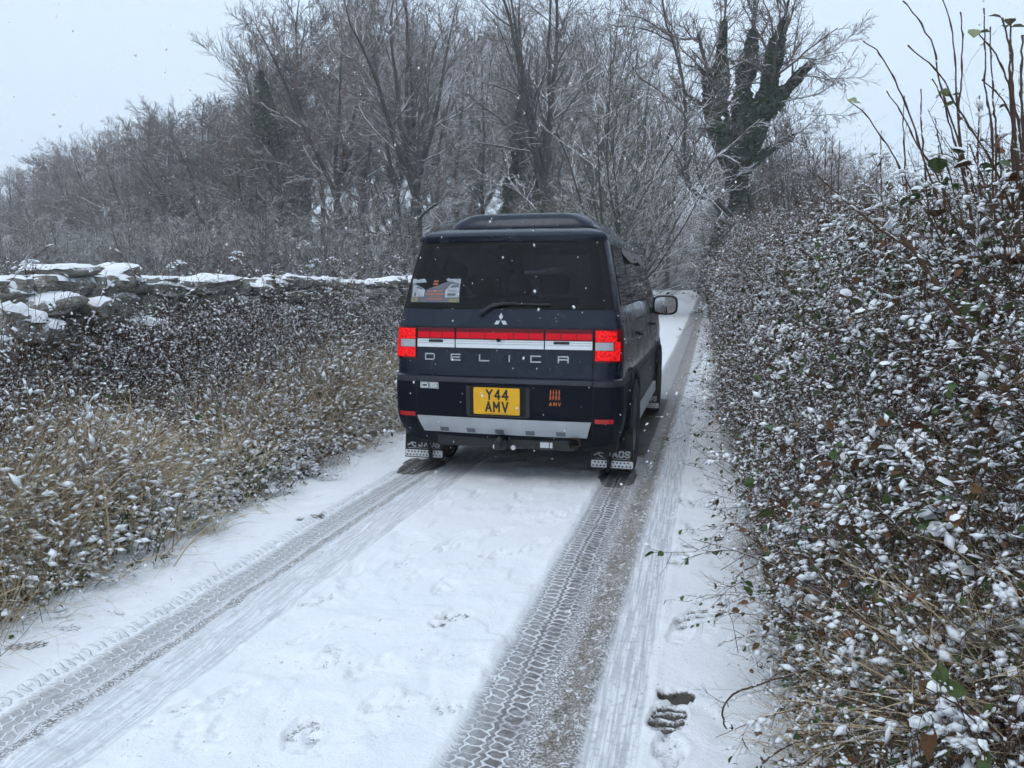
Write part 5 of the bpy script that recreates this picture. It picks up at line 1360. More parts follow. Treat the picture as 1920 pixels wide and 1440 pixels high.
def leaves_at(a, rng, C, D, size, brown, cap, wide=0.36, tilt=0.55):
    n = len(C); N = norm(rng.normal(0, tilt, (n, 3)) + np.array([0, 0, 1.0]))
    U = norm(D + rng.normal(0, .5, (n, 3))); U = norm(U - (U * N).sum(1, keepdims=True) * N)
    S = rng.uniform(*size, n); isb = rng.rand(n) < brown
    for m_, mat in ((~isb, LG), (isb, LB)):
        if m_.any(): a.add(*leaf_faces(C[m_], U[m_], N[m_], S[m_], wide=wide, curl=0.3 if mat == LG else 0.8), mat)
    c = (rng.rand(n) < cap) & (N[:, 2] > 0.62)
    if c.any(): a.add(*cap_faces(C[c], U[c], N[c], S[c], rng, wide=wide, fill=0.95), SN)
def add_lumps(a, rng, C, lo=0.005, hi=0.018):
    """joined pads of snow caught in the twigs"""
    for c in C:
        m = rng.randint(2, 7); R_ = rng.uniform(lo, hi) * rng.choice([0.7, 1.0, 1.6], p=[.45, .4, .15])
        CC = c + rng.normal(0, 1, (m, 3)) * np.array([1.0, 1.0, 0.3]) * R_; s_ = rng.uniform(0.5, 1.0, (m, 1)) * R_ * np.array([[1, 1, 0.55]])
        a.add(*blobs(CC, s_, OCT, rng, 0.14), SN)
def v_bramble(seed, n=6, ln=(0.5, 1.0), leaves=60, size=(0.014, 0.050), brown=0.42, cap=0.30, snow=34, stem=SB, lumps=24):
    rng = np.random.RandomState(seed); a = Acc()
    base = np.c_[rng.normal(0, 0.10, (n, 2)), np.full(n, -0.05)]; L = rng.uniform(*ln, n)
    P, R = grow(rng, base, rnd_dir(rng, n, 0.6), L, rng.uniform(0.0022, 0.0040, n), 9, 0.10, 0.02, 0.4, droop=0.28)
    a.add(*tubes(P, R, 4), stem)
    P2, R2, L2 = sprout(rng, P, R, L, 7, 0.2, 1.0, 0.9, 0.28, 0.6, 4, 0.15, 0.0, 0.0012); a.add(*tubes(P2, R2, 3), stem)
    P3, R3, L3 = sprout(rng, P2, R2, L2, 3, 0.2, 1.0, 0.8, 0.6, 0.7, 3, 0.15, 0.0, 0.0010); a.add(*tubes(P3, R3, 3), stem)
    c, d = on_lines(rng, P2, leaves, 0.3); leaves_at(a, rng, c, d, size, brown, cap)
    add_lumps(a, rng, on_lines(rng, P2, lumps, 0.1)[0])
    snow_on(a, rng, P, snow // 3, 0.004, 0.010, 0.15, 2.4); snow_on(a, rng, P2, snow, 0.0035, 0.010, 0.1, 2.0); snow_on(a, rng, P3, snow, 0.003, 0.008, 0.1, 2.0)
    return a
def v_tangle(seed, n=55, brown=0.6):
    """low mat of thin twigs, litter and snow pads"""
    rng = np.random.RandomState(seed); a = Acc()
    base = np.c_[rng.normal(0, 0.15, (n, 2)), rng.uniform(-0.02, 0.10, n)]; d = rnd_dir(rng, n, 1.0); L = rng.uniform(0.15, 0.40, n)
    P, R = grow(rng, base, d, L, rng.uniform(0.001, 0.0022, n), 6, 0.2, -0.03, 0.4); a.add(*tubes(P, R, 3), STEM)
    P2, R2, L2 = sprout(rng, P, R, L, 4, 0.2, 1.0, 0.8, 0.4, 0.7, 4, 0.18, 0.0, 0.0009); a.add(*tubes(P2, R2, 3), SB)
    c, dd = on_lines(rng, P2, 42, 0.3); leaves_at(a, rng, c, dd, (0.010, 0.034), brown, 0.28, 0.42, 0.7); add_lumps(a, rng, on_lines(rng, P2, 11, 0.1)[0])
    snow_on(a, rng, P, 40, 0.003, 0.008, 0.05, 2.6); snow_on(a, rng, P2, 36, 0.003, 0.007, 0.05, 2.4)
    return a
def v_thicket(seed):
    rng = np.random.RandomState(seed); a = Acc(); n = 34
    base = np.c_[rng.normal(0, 0.2, (n, 2)), np.full(n, -0.05)]; L = rng.uniform(0.3, 0.9, n)
    P, R = grow(rng, base, rnd_dir(rng, n, 0.5), L, rng.uniform(0.002, 0.004, n), 6, 0.12, 0.02, 0.5); a.add(*tubes(P, R, 3), 7)
    P2, R2, L2 = sprout(rng, P, R, L, 8, 0.15, 1.0, 0.8, 0.4, 0.7, 4, 0.16, 0.02, 0.0017); a.add(*tubes(P2, R2, 3), 7)
    P3, R3, L3 = sprout(rng, P2, R2, L2, 5, 0.2, 1.0, 0.8, 0.5, 0.8, 3, 0.16, 0.0, 0.0014); a.add(*tubes(P3, R3, 3), 7)
    return a
def v_pad(seed):
    rng = np.random.RandomState(seed); a = v_bramble(seed + 500, n=4, leaves=22, ln=(0.2, 0.45), brown=0.4, cap=0.9, snow=60, size=(0.03, 0.06))
    for q in range(5):
        c = np.array([rng.normal(0, 0.13), rng.normal(0, 0.13), rng.uniform(0.04, 0.2)]); m = rng.randint(4, 9); R_ = rng.uniform(0.02, 0.045)
        C = c + rng.normal(0, 1, (m, 3)) * np.array([R_, R_, R_ * 0.3]) * 0.9; s_ = rng.uniform(0.3, 0.8, (m, 1)) * R_ * np.array([[1, 1, 0.5]])
        a.add(*blobs(C, s_, ICO1, rng, 0.16), SN)
    return a
def v_arcs(seed):
    rng = np.random.RandomState(seed); a = Acc(); n = 5; L = rng.uniform(0.7, 1.3, n)
    P, R = grow(rng, np.c_[rng.normal(0, 0.15, (n, 2)), np.full(n, -0.05)], rnd_dir(rng, n, 0.45), L, rng.uniform(0.002, 0.0034, n), 12, 0.07, 0.03, 0.4, droop=0.26)
    a.add(*tubes(P, R, 4), SB); snow_on(a, rng, P, 120, 0.002, 0.0045, 0.1, 4.5)
    P2, R2, L2 = sprout(rng, P, R, L, 5, 0.3, 1.0, 0.8, 0.2, 0.6, 4, 0.12, 0.0, 0.0011); a.add(*tubes(P2, R2, 3), SB); snow_on(a, rng, P2, 60, 0.003, 0.007)
    c, d = on_lines(rng, P2, 14, 0.4); leaves_at(a, rng, c, d, (0.02, 0.045), 0.3, 0.7)
    return a
def v_low(seed, brown=0.45, n=42):
    rng = np.random.RandomState(seed); a = Acc()
    c = np.c_[rng.normal(0, 0.12, (n, 2)), rng.uniform(0.0, 0.09, n)]; leaves_at(a, rng, c, rnd_dir(rng, n, 1.3), (0.02, 0.045), brown, 0.55, 0.40, 0.5)
    base = np.c_[rng.normal(0, 0.12, (24, 2)), np.full(24, -0.01)]
    V, F, P = blades(rng, base, rnd_dir(rng, 24, 0.6), rng.uniform(0.06, 0.18, 24), rng.uniform(0.002, 0.004, 24)); a.add(V, F, GR)
    k = 9; a.add(*blobs(np.c_[rng.normal(0, 0.12, (k, 2)), rng.uniform(0, .02, k)], np.c_[rng.uniform(.02, .05, (k, 2)), rng.uniform(.012, .025, k)], ICO1, rng, 0.1), SN)
    return a

def variants(fn, seeds, **kw):
    out = []
    for s in seeds:
        me = fn(s, **kw).mesh("plant", PM)
        mi = np.empty(len(me.polygons), np.int32); me.polygons.foreach_get("material_index", mi)
        me.polygons.foreach_set("use_smooth", mi == SN); out.append(me)
    return out
VAR = {'stems': variants(v_stems, (1, 2, 3, 4)), 'straw': variants(v_straw, (5, 6, 7)), 'tussock': variants(v_straw, (8, 9), green=True, ln=(0.18, 0.42), wd=(0.003, 0.006), n=110, snow=90),
       'bramble': variants(v_bramble, (11, 12, 13, 14)), 'bigleaf': variants(v_bramble, (15, 16), size=(0.035, 0.070), leaves=34, brown=0.15, cap=0.5),
       'tangle': variants(v_tangle, (21, 22, 23)), 'low': variants(v_low, (25, 26, 27)), 'greenbush': variants(v_bramble, (31, 32), n=9, leaves=170, size=(0.020, 0.040), brown=0.06, cap=0.40, ln=(0.45, 0.9), lumps=34),
       'whips': variants(v_stems, (35, 36), n=12, h=(0.8, 1.5), mat=SB, snow=60), 'tangle_brown': variants(v_tangle, (41, 42), brown=0.9), 'pad': variants(v_pad, (61, 62, 63)), 'arcs': variants(v_arcs, (71, 72, 73)), 'thicket': variants(v_thicket, (51, 52, 53))}
VKEYS = list(VAR); VOFF = {}; VLIST = []
for k in VKEYS: VOFF[k] = (len(VLIST), len(VAR[k])); VLIST += VAR[k]
src = bpy.data.collections.new("plant_sources")
for i, me in enumerate(VLIST): src.objects.link(bpy.data.objects.new("plant_%02d" % i, me))

def scatter_group():
    ng = bpy.data.node_groups.new("scatter_plants", 'GeometryNodeTree')
    ng.interface.new_socket("Geometry", in_out='INPUT', socket_type='NodeSocketGeometry'); ng.interface.new_socket("Geometry", in_out='OUTPUT', socket_type='NodeSocketGeometry')
    gi = ng.nodes.new("NodeGroupInput"); go = ng.nodes.new("NodeGroupOutput"); iop = ng.nodes.new("GeometryNodeInstanceOnPoints"); ci = ng.nodes.new("GeometryNodeCollectionInfo")
    ci.inputs["Collection"].default_value = src; ci.inputs["Separate Children"].default_value = True; ci.inputs["Reset Children"].default_value = True
    def na(name, ty): n = ng.nodes.new("GeometryNodeInputNamedAttribute"); n.data_type = ty; n.inputs["Name"].default_value = name; return [o for o in n.outputs if o.name == "Attribute" and o.enabled][0]
    iop.inputs["Pick Instance"].default_value = True
    ng.links.new(gi.outputs[0], iop.inputs["Points"]); ng.links.new(ci.outputs[0], iop.inputs["Instance"]); ng.links.new(na("idx", 'INT'), iop.inputs["Instance Index"])
    ng.links.new(na("rot", 'FLOAT_VECTOR'), iop.inputs["Rotation"]); ng.links.new(na("scl", 'FLOAT'), iop.inputs["Scale"]); ng.links.new(iop.outputs[0], go.inputs[0])
    return ng
SG = scatter_group()
def scatter(name, label, cat, items):
    """items: (x, y, z, lean_x, lean_y, rotz, scale, key)"""
    me = bpy.data.meshes.new(name); pts = np.array([i[:3] for i in items], np.float32); rng = np.random.RandomState(len(items))
    me.vertices.add(len(pts)); me.vertices.foreach_set("co", pts.ravel())
    rot = [(Matrix.Rotation(lx, 3, 'X') @ Matrix.Rotation(ly, 3, 'Y') @ Matrix.Rotation(rz, 3, 'Z')).to_euler('XYZ')[:] for _, _, _, lx, ly, rz, _, _ in items]
    idx = [VOFF[i[7]][0] + rng.randint(VOFF[i[7]][1]) for i in items]
    me.attributes.new("rot", 'FLOAT_VECTOR', 'POINT').data.foreach_set("vector", np.array(rot, np.float32).ravel())
    me.attributes.new("scl", 'FLOAT', 'POINT').data.foreach_set("value", np.array([i[6] for i in items], np.float32))
    me.attributes.new("idx", 'INT', 'POINT').data.foreach_set("value", np.array(idx, np.int32))
    o = link(name, me); md = o.modifiers.new("plants", 'NODES'); md.node_group = SG
    return tag(o, label, cat, kind="stuff")
vr = np.random.RandomState(101)
def pick(w, x=0.0, y=0.0):
    k = list(w); p = np.array([w[q] * (0.12 + 1.9 * float(vnoise(x * 1.6 + 17 * VKEYS.index(q), y * 1.1 + 5, 83))) ** 2.5 for q in k], float)
    return k[vr.choice(len(k), p=p / p.sum())]

# right bank
items = []
def sow(n, x0, x1, y0, y1, wfun, sc, lean=(-0.5, 0.0), lj=0.3, ypow=1.0):
    for _ in range(n):
        x = vr.uniform(x0, x1); y = y0 + (y1 - y0) * vr.uniform() ** ypow
        if y > 3.2 and fbm(x * 2.2 + 40, y * 1.7, 87, 2) < 0.36 and vr.uniform() < 0.7: continue
        k = pick(wfun(x, y), x, y); s = vr.uniform(*sc) * (1.18 if k == 'straw' and x < 0 else 1.0)
        items.append((x, y, float(ground_z(x, y)) - 0.02, vr.normal(0, lj), lean[0] + vr.normal(0, lj), vr.uniform(0, 6.28), s, k))
def wr(x, y):
    e = (x - RIGHT_EDGE)
    patch_ = vnoise(y * 0.7, x * 2, 61)
    if e < 0.16: return {'low': 4, 'tangle': 3, 'straw': 0.5 if y > 3.5 else 2.5, 'bramble': 0.6}
    if y < 2.9 and e < 0.7: return {'straw': 4, 'tangle': 3, 'bramble': 1.2, 'bigleaf': 1.0, 'tussock': 0.8, 'pad': 4.0}
    if y > 9: return {'tangle': 3, 'tangle_brown': 2, 'stems': 4, 'bramble': 3, 'greenbush': 0.6}
    if e > 0.75: return {'bramble': 4, 'greenbush': 4 * (patch_ > .4) + .8, 'bigleaf': 1.6, 'pad': 1.4, 'tangle_brown': 2, 'stems': 1.6, 'arcs': 1.6}
    return {'bramble': 4, 'tangle': 3, 'tangle_brown': 2, 'bigleaf': 0.8, 'pad': 2.0, 'arcs': 1.8, 'stems': 2.2, 'greenbush': 2.2 * (patch_ > .45)}
sow(230, 0.38, 0.62, 1.5, 9, wr, (0.35, 0.7), (-0.3, 0))
sow(120, 0.45, 1.0, 1.5, 3.2, lambda x, y: {'straw': 4, 'tussock': 1, 'tangle': 2, 'pad': 3}, (0.55, 0.85), (-0.4, 0))
sow(470, 0.58, 1.25, 1.5, 7.0, wr, (0.6, 0.95), (-0.5, 0))
sow(400, 1.05, 1.95, 1.9, 7.5, wr, (0.75, 1.1), (-0.35, 0))
sow(200, 0.40, 0.66, 8, 22, wr, (0.45, 0.85), (-0.2, 0))
sow(680, 0.66, 2.10, 6.5, 15, wr, (0.8, 1.25), (-0.32, 0))
sow(640, 0.85, 2.40, 15, 34, wr, (1.1, 1.9), (-0.22, 0))
sow(160, 1.10, 2.80, 34, 50, wr, (1.8, 2.6), (-0.2, 0))
scatter("bank_undergrowth", "dense snow dusted brambles, twigs and leaves covering the right bank", "undergrowth", items)
items = []
sow(70, 1.1, 2.2, 6.0, 13, lambda x, y: {'greenbush': 1}, (0.9, 1.3), (-0.2, 0))
sow(130, 1.0, 2.2, 9.0, 20, lambda x, y: {'whips': 3, 'stems': 1}, (0.8, 1.25), (-0.05, 0), 0.08)
sow(150, 1.0, 2.4, 20, 34, lambda x, y: {'whips': 3, 'stems': 2, 'tangle_brown': 1}, (1.1, 1.7), (-0.05, 0), 0.08)
sow(30, 1.2, 2.0, 3.6, 6.5, lambda x, y: {'whips': 2, 'stems': 2}, (0.6, 0.9), (-0.1, 0), 0.15)
scatter("hedge_undergrowth", "brown upright hedge shoots and snowy evergreen leaves along the bank top", "hedge", items)

# left verge
items = []
def wl(x, y):
    e = LEFT_EDGE - x; p_ = vnoise(y * 0.9, x * 1.5, 66)
    if e < 0.34: return {'low': 3.5, 'tussock': 1.0 + 2 * (p_ > .6), 'straw': 1.0, 'tangle': 1.5, 'pad': 3.5}
    if e < 0.75: return {'arcs': 1.2, 'straw': 8, 'tussock': 1.2, 'tangle': 1.2, 'bramble': 1.0, 'stems': 1.0, 'pad': 2.0}
    if e < 1.2: return {'arcs': 1.0, 'pad': 0.5, 'straw': 9, 'stems': 4.5, 'bramble': 0.9, 'tangle': 0.6}
    return {'arcs': 0.5, 'stems': 8, 'bramble': 0.8, 'straw': 1.4, 'tangle_brown': 0.6}
sow(300, -3.30, -2.84, 1.6, 11, wl, (0.55, 0.95), (0.35, 0), 0.25, 1.2)
sow(380, -3.75, -3.20, 1.8, 13, wl, (0.8, 1.2), (0.25, 0), 0.25, 1.2)
sow(480, -4.35, -3.60, 2.4, 15, wl, (0.68, 1.0), (0.12, 0), 0.22, 1.25)
sow(200, -4.72, -4.30, 2.8, 15, wl, (0.82, 1.08), (0.12, 0), 0.22, 1.25)
sow(130, -3.40, -2.92, 1.8, 11, lambda x, y: {'pad': 3, 'low': 1}, (0.45, 0.8), (0.2, 0), 0.25, 1.2)
sow(60, -3.9, -3.3, 2.0, 11, lambda x, y: {'pad': 1}, (0.7, 1.0), (0.2, 0), 0.25, 1.2)
sow(120, -4.68, -4.30, 3.4, 8.5, lambda x, y: {'stems': 3, 'arcs': 1.5, 'bramble': 1.5}, (1.0, 1.32), (0.05, 0), 0.18)
sow(150, -4.0, -3.15, 1.9, 12, lambda x, y: {'straw': 1}, (0.95, 1.3), (0.25, 0), 0.3, 1.2)
n_w = len(items)
sow(34, -4.85, -4.62, 7.4, 13, lambda x, y: {'bramble': 2, 'tangle': 2, 'stems': 1}, (0.7, 1.15), (0.0, 0), 0.2)
n_w = len(items) - n_w
for k_ in range(n_w): items[-1 - k_] = items[-1 - k_][:2] + (items[-1 - k_][2] + vr.uniform(0.3, 0.75),) + items[-1 - k_][3:]
sow(240, -4.9, -2.9, 13, 34, lambda x, y: {'straw': 2, 'stems': 3, 'tangle': 1}, (1.0, 1.6), (0.1, 0))
scatter("verge_undergrowth", "dense dead stems, straw grass and snowy leaves on the left verge below the wall", "undergrowth", items)
# floor of the wood and lane end
items = []
for _ in range(200):
    px_ = vr.uniform(-60, 1420); d = vr.uniform(24, 62); x, y = at(px_, d)
    if LEFT_EDGE - 3.4 < x < 3: continue
    items.append((x, y, float(ground_z(x, y)), 0, 0, vr.uniform(0, 6.28), vr.uniform(1.3, 2.6), 'thicket'))
for _ in range(70):
    x, y = vr.uniform(-9, 6), vr.uniform(60, 90)
    items.append((x, y, float(ground_z(x, y)), 0, 0, vr.uniform(0, 6.28), vr.uniform(1.5, 2.6), 'thicket'))
scatter("wood_undergrowth", "dark brushy undergrowth on the floor of the wood", "undergrowth", items)

# ------------------------------------------------------------------ plants one can point at
# grass tussocks leaning over the road edge
TUS = [VAR['tussock'][0], VAR['tussock'][1]]
for k, (px_, py_, s, lab) in enumerate([(215, 1035, 1.6, "largest green grass tussock bowing over the snow at lower left"), (130, 1075, 0.9, "dark grass tuft left of the largest tussock"), (455, 905, 1.5, "snow loaded grass tussock halfway along the left road edge"),
        (395, 1000, 0.45, "small bright green grass tuft poking out of roadside snow"), (505, 880, 1.1, "grass tussock just beyond the snow loaded one on the left edge"), (330, 985, 0.8, "low grass tussock behind the small green tuft"), (20, 1110, 1.0, "brown based grass clump at the far left frame edge"), (75, 1112, 0.55, "flattened grass tuft on snow near the lower left corner")]):
    u = at3(px_, py_, 1.0) - np.array([0, 0, CAM_H]); t = -CAM_H / u[2]; x, y = u[0] * t, u[1] * t
    o = thing("grass_tussock", lab, "grass", (x, y, max(0.0, float(ground_z(x, y))) - 0.01), vr.uniform(0, 6.28), "grass tussocks on the left edge", s); link("blades", TUS[k % 2], o)

# arching canes over the right edge
def cane(name, lab, cat, pts, d0, d1, r0, r1, mat, group, n=22, thorns=0, buds=0, leaves=0, seed=0):
    rng = np.random.RandomState(seed); P = limb_pts(pts, n, d0, d1)
    o = thing(name, lab, cat, tuple(P[-1] if P[-1][2] < P[0][2] else P[0]), 0, group); org = np.array(o.location)
    P = P - org + rng.normal(0, 0.0015, P.shape); R = np.linspace(r0, r1, n); a = Acc()
    if buds: R = R * (1 + 0.55 * (np.arange(n) % 4 == 0))
    a.add(*tubes(P[None], R[None], 6)); a.build("cane" if not buds else "stem", mat, o, smooth=True)
    if thorns:
        Pt, Rt, _ = sprout(rng, P[None], R[None] * 0.6, np.array([0.02 * thorns]), thorns, 0.05, 1.0, 1.2, 0.06, 0.4, 3, 0.1, 0.0, 0.0008); b_ = Acc(); b_.add(*tubes(Pt, Rt, 3)); b_.build("thorns", mat, o)
    sn = Acc(); snow_on(sn, rng, P[None], 26 if not buds else 10, r1 * 0.8, r0 * 1.05, 0.02, 3.0); sn.m3 = [m * 0 for m in sn.m3]; sn.build("snow_line", M['snow'], o, smooth=True)
    if leaves:
        c, d = on_lines(rng, P[None], leaves, 0.0, 0.06); add_leaf_parts(o, c, rng, (0.035, 0.05), M['leaf_pale'])
    return o
M['leaf_pale'] = simple("pale_green_leaf", (0.20, 0.24, 0.11), 0.6, var=0.3, vscale=40)
LEAF_ME = [Acc().add(*leaf_faces(np.zeros((1, 3)), np.array([[1.0, 0, 0]]), np.array([[0, 0, 1.0]]), np.array([1.0]), curl=c, wide=w)) for c, w in ((0.3, 0.42), (0.55, 0.36), (0.2, 0.48))]
LEAF_G = [a.mesh("leaf", M['leaf_green']) for a in LEAF_ME]; LEAF_B = [a.mesh("leaf", M['leaf_brown']) for a in LEAF_ME]; LEAF_P = [a.mesh("leaf", M['leaf_pale']) for a in LEAF_ME]
def capm(seed):
    rng = np.random.RandomState(seed); return Acc().add(*cap_faces(np.zeros((1, 3)), np.array([[1.0, 0, 0]]), np.array([[0, 0, 1.0]]), np.array([1.0]), rng, fill=1.0, wide=0.42, th=0.2)).mesh("snow_cap", M['snow'], smooth=True)
LCAP = [capm(s) for s in range(4)]
def add_leaf_parts(o, C, rng, size, mat=None, cap=0.0, brown=0.0):
    for c in C:
        src_ = LEAF_P if mat is M['leaf_pale'] else (LEAF_B if rng.rand() < brown else LEAF_G)
        l_ = link("leaf", src_[rng.randint(3)], o, tuple(c), (rng.normal(0, .45), rng.normal(0.15, .4), rng.uniform(0, 6.28)), rng.uniform(*size))
        if rng.rand() < cap: link("snow_cap", LCAP[rng.randint(4)], l_)
c4 = lambda pts: [(1280 + a / 2.483, 860 + b_ / 2.483) for a, b_ in pts]
G_B = "bramble canes arching over the right edge"
cane("bramble_cane", "longest snow lined bramble cane hooking down to the snow at lower right", "bramble", c4([(200, 1255), (185, 1180), (230, 1100), (330, 1060), (560, 990), (760, 945), (1050, 990)]), 2.42, 2.25, 0.0028, 0.0042, M['stem_brown'], G_B, thorns=26, seed=1)
cane("bramble_cane", "thin straight cane lying on the snow above the hooked cane", "bramble", c4([(190, 850), (330, 825), (480, 830), (640, 880)]), 2.75, 2.55, 0.0014, 0.0028, M['stem_brown'], G_B, thorns=14, seed=2)
cane("bramble_cane", "snow covered cane rising behind the hooked cane at lower right", "bramble", c4([(380, 1035), (560, 940), (700, 870), (850, 830), (1010, 860)]), 2.5, 2.3, 0.0022, 0.0034, M['stem_brown'], G_B, thorns=18, seed=3)
cane("bramble_cane", "lowest thorny cane at the bottom edge of the photo", "bramble", c4([(350, 1450), (430, 1370), (600, 1290), (680, 1240)]), 2.2, 2.1, 0.0022, 0.0034, M['stem_brown'], G_B, thorns=16, seed=4)
cane("bramble_cane", "short forked cane tip on the snow halfway up the right edge", "bramble", c4([(245, 585), (262, 540), (330, 500), (430, 460)]), 3.3, 3.1, 0.0020, 0.0034, M['stem_brown'], G_B, thorns=8, seed=5)
cane("bramble_cane", "long dark cane running down through the snowy brambles at right", "bramble", c4([(900, 220), (1080, 400), (1300, 680), (1430, 860), (1600, 1100)]), 2.35, 1.75, 0.0040, 0.0062, M['stem_brown'], G_B, thorns=30, seed=6)
cane("bramble_cane", "dark cane parallel to the long one near the right frame edge", "bramble", c4([(1100, 170), (1330, 420), (1440, 620), (1600, 900)]), 2.25, 1.75, 0.0036, 0.0055, M['stem_brown'], G_B, thorns=24, seed=7)
cane("bramble_cane", "broken brown stem end standing up at the bottom right", "bramble", c4([(990, 1190), (950, 1290), (900, 1440)]), 1.95, 1.9, 0.0050, 0.0060, M['stem_brown'], G_B, seed=8)

# tall bare shoots against the sky
c3 = lambda pts: [(1180 + a / 2.572, b_ / 2.572) for a, b_ in pts]
G_S = "bare shoots standing above the right bank"
SHOOTS = [([(1055, 480), (1130, 540), (1200, 640), (1280, 760), (1350, 900), (1450, 1050), (1560, 1300)], 3.3, "leftmost bare shoot leaning left with a bud leaf at its tip"),
          ([(1130, 200), (1200, 250), (1260, 350), (1310, 450), (1370, 600), (1420, 770), (1500, 1000)], 3.1, "bare shoot with a curled tip leaning left over the bank"),
          ([(1240, 440), (1320, 560), (1390, 700), (1500, 880), (1580, 1100)], 3.2, "short bare shoot leaning left between two taller ones"),
          ([(1320, 0), (1400, 100), (1470, 240), (1490, 380), (1560, 600), (1640, 850), (1700, 1100)], 2.9, "tall shoot bending left and leaving the top of the frame"),
          ([(1505, -30), (1555, 130), (1570, 300), (1580, 500), (1600, 750), (1640, 1000)], 3.0, "straight tall shoot leaving the top edge left of the thick cluster"),
          ([(1600, 55), (1605, 200), (1600, 400), (1590, 600), (1640, 1000)], 2.9, "upright blunt topped shoot beside the tall bending one"),
          ([(1345, 220), (1480, 340), (1560, 470), (1650, 630), (1760, 800), (1850, 1050)], 2.7, "diagonal shoot carrying a pale hanging leaf"),
          ([(1660, 140), (1740, 220), (1800, 330), (1840, 450), (1880, 620), (1900, 1000)], 2.6, "shoot with a snowy tip bending left near the right edge"),
          ([(1710, 40), (1715, 250), (1720, 450), (1745, 600), (1760, 1000)], 2.8, "knobbly upright shoot left of the thickest stems"),
          ([(1745, 130), (1745, 300), (1755, 500), (1770, 650), (1770, 1000)], 2.9, "thin upright shoot just right of the knobbly one"),
          ([(1800, 90), (1835, 250), (1835, 450), (1850, 650), (1850, 1050)], 2.6, "thick shoot carrying pale leaves at its top"),
          ([(1835, 90), (1845, 300), (1850, 500), (1870, 800), (1880, 1100)], 2.5, "thickest upright stem near the right frame edge"),
          ([(1895, 170), (1890, 400), (1895, 600), (1920, 1000)], 2.4, "stem cut by the right frame edge"),
          ([(1410, 430), (1405, 560), (1415, 700), (1440, 1000)], 3.3, "thin straight shoot with a drooping tip"),
          ([(1470, 570), (1500, 700), (1540, 830), (1600, 1050)], 3.3, "short thin shoot in the middle of the fan"),
          ([(1690, 460), (1685, 600), (1680, 760), (1700, 1000)], 3.1, "short upright shoot among the dense stems"),
          ([(1215, 630), (1212, 760), (1215, 900), (1230, 1100)], 4.2, "thin vertical shoot near the left end of the fan"),
          ([(1325, 460), (1322, 640), (1330, 800), (1340, 1000)], 3.8, "dark vertical shoot rising behind the leaning ones"),
          ([(945, 660), (945, 800), (940, 1000)], 8.5, "leftmost of three thin vertical stems over the hedge"), ([(980, 655), (978, 800), (975, 1000)], 8.5, "middle of three thin vertical stems over the hedge"), ([(1015, 675), (1010, 820), (1008, 1000)], 8.5, "rightmost of three thin vertical stems over the hedge"),
          ([(1460, 380), (1510, 480), (1550, 620), (1600, 800), (1650, 1050)], 3.0, "brown shoot crossing behind the straight tall one"), ([(1700, 380), (1800, 480), (1860, 640), (1890, 900)], 2.8, "thin shoot crossing the thick stems"), ([(1640, 700), (1680, 800), (1740, 960), (1800, 1150)], 2.6, "low leaning stem in front of the dense stems"),
          ([(1490, 700), (1500, 820), (1520, 1000)], 3.2, "short dark shoot with a broken top"), ([(1775, 650), (1790, 800), (1800, 1050)], 2.7, "short thick stump shoot right of centre in the fan")]
for k, (pts, d, lab) in enumerate(SHOOTS):
    r = 0.0046 if k in (10, 11, 12) else (0.0035 if d < 5 else 0.006); pts = pts + [(pts[-1][0] + 15, pts[-1][1] + 130)]
    o = cane("bare_shoot", lab, "shrub stem", c3(pts), d, d * 0.98, r * 0.55, r * 1.15, M['stem_brown'], G_S, n=26, buds=1, seed=50 + k)
    org = np.array(o.location); rng = np.random.RandomState(k)
    if k in (0, 6, 7, 10, 11): add_leaf_parts(o, [limb_pts(c3(pts), 26, d, d * 0.98)[q] - org for q in ((0, 1) if k != 6 else (8, 8, 9))], rng, (0.028, 0.05), M['leaf_pale'])
cane("fallen_branch", "grey brown bare branch slanting down across the right bank", "branch", [(1690, 440), (1760, 540), (1830, 640), (1890, 720), (1935, 790)], 2.5, 2.2, 0.0065, 0.0085, M['stem_brown'], None, seed=90)
cane("fallen_branch", "thin snowy dead branch slanting across the top of the bank", "branch", [(1535, 330), (1600, 390), (1680, 450), (1760, 500)], 3.6, 3.2, 0.004, 0.006, M['stem_brown'], None, seed=91)
cane("fallen_branch", "dead brown branch end lying high on the right bank", "branch", [(1800, 490), (1860, 480), (1935, 485)], 2.9, 2.7, 0.016, 0.020, M['stem_brown'], None, seed=92)

# umbels of dead hogweed carrying snow
def umbel(px_, py_, d, lab, drop, rr_=0.055, seed=0):
    rng = np.random.RandomState(seed); c = at3(px_, py_, d); zg = c[2] - drop
    o = thing("dead_umbel", lab, "seed head", (c[0] + 0.02, c[1], zg), 0, "dead umbels holding snow"); org = np.array(o.location)
    P, R = grow(rng, np.zeros((1, 3)), np.array([[-0.02, 0, drop]]), np.array([drop]), np.array([0.0022]), 8, 0.02, 0.02, 0.5); tip = P[0, -1]
    a = Acc(); a.add(*tubes(P, R, 5)); n = 15; az = rng.uniform(0, 6.28, n); el = rng.uniform(0.2, 1.15, n); d_ = np.stack([np.cos(az) * np.sin(el), np.sin(az) * np.sin(el), np.cos(el)], 1)
    Pr, Rr = grow(rng, np.repeat(tip[None], n, 0), d_, np.full(n, rr_), np.full(n, 0.0011), 4, 0.06, 0.1, 0.8); a.add(*tubes(Pr, Rr, 3)); a.build("stem", M['stem_purple'], o)
    s_ = Acc(); s_.add(*blobs(Pr[:, -1] + np.array([0, 0, 0.006]), np.c_[rng.uniform(.008, .014, (n, 2)), rng.uniform(.006, .010, n)], ICO1, rng, 0.08)); s_.build("snow_tufts", M['snow'], o, smooth=True)
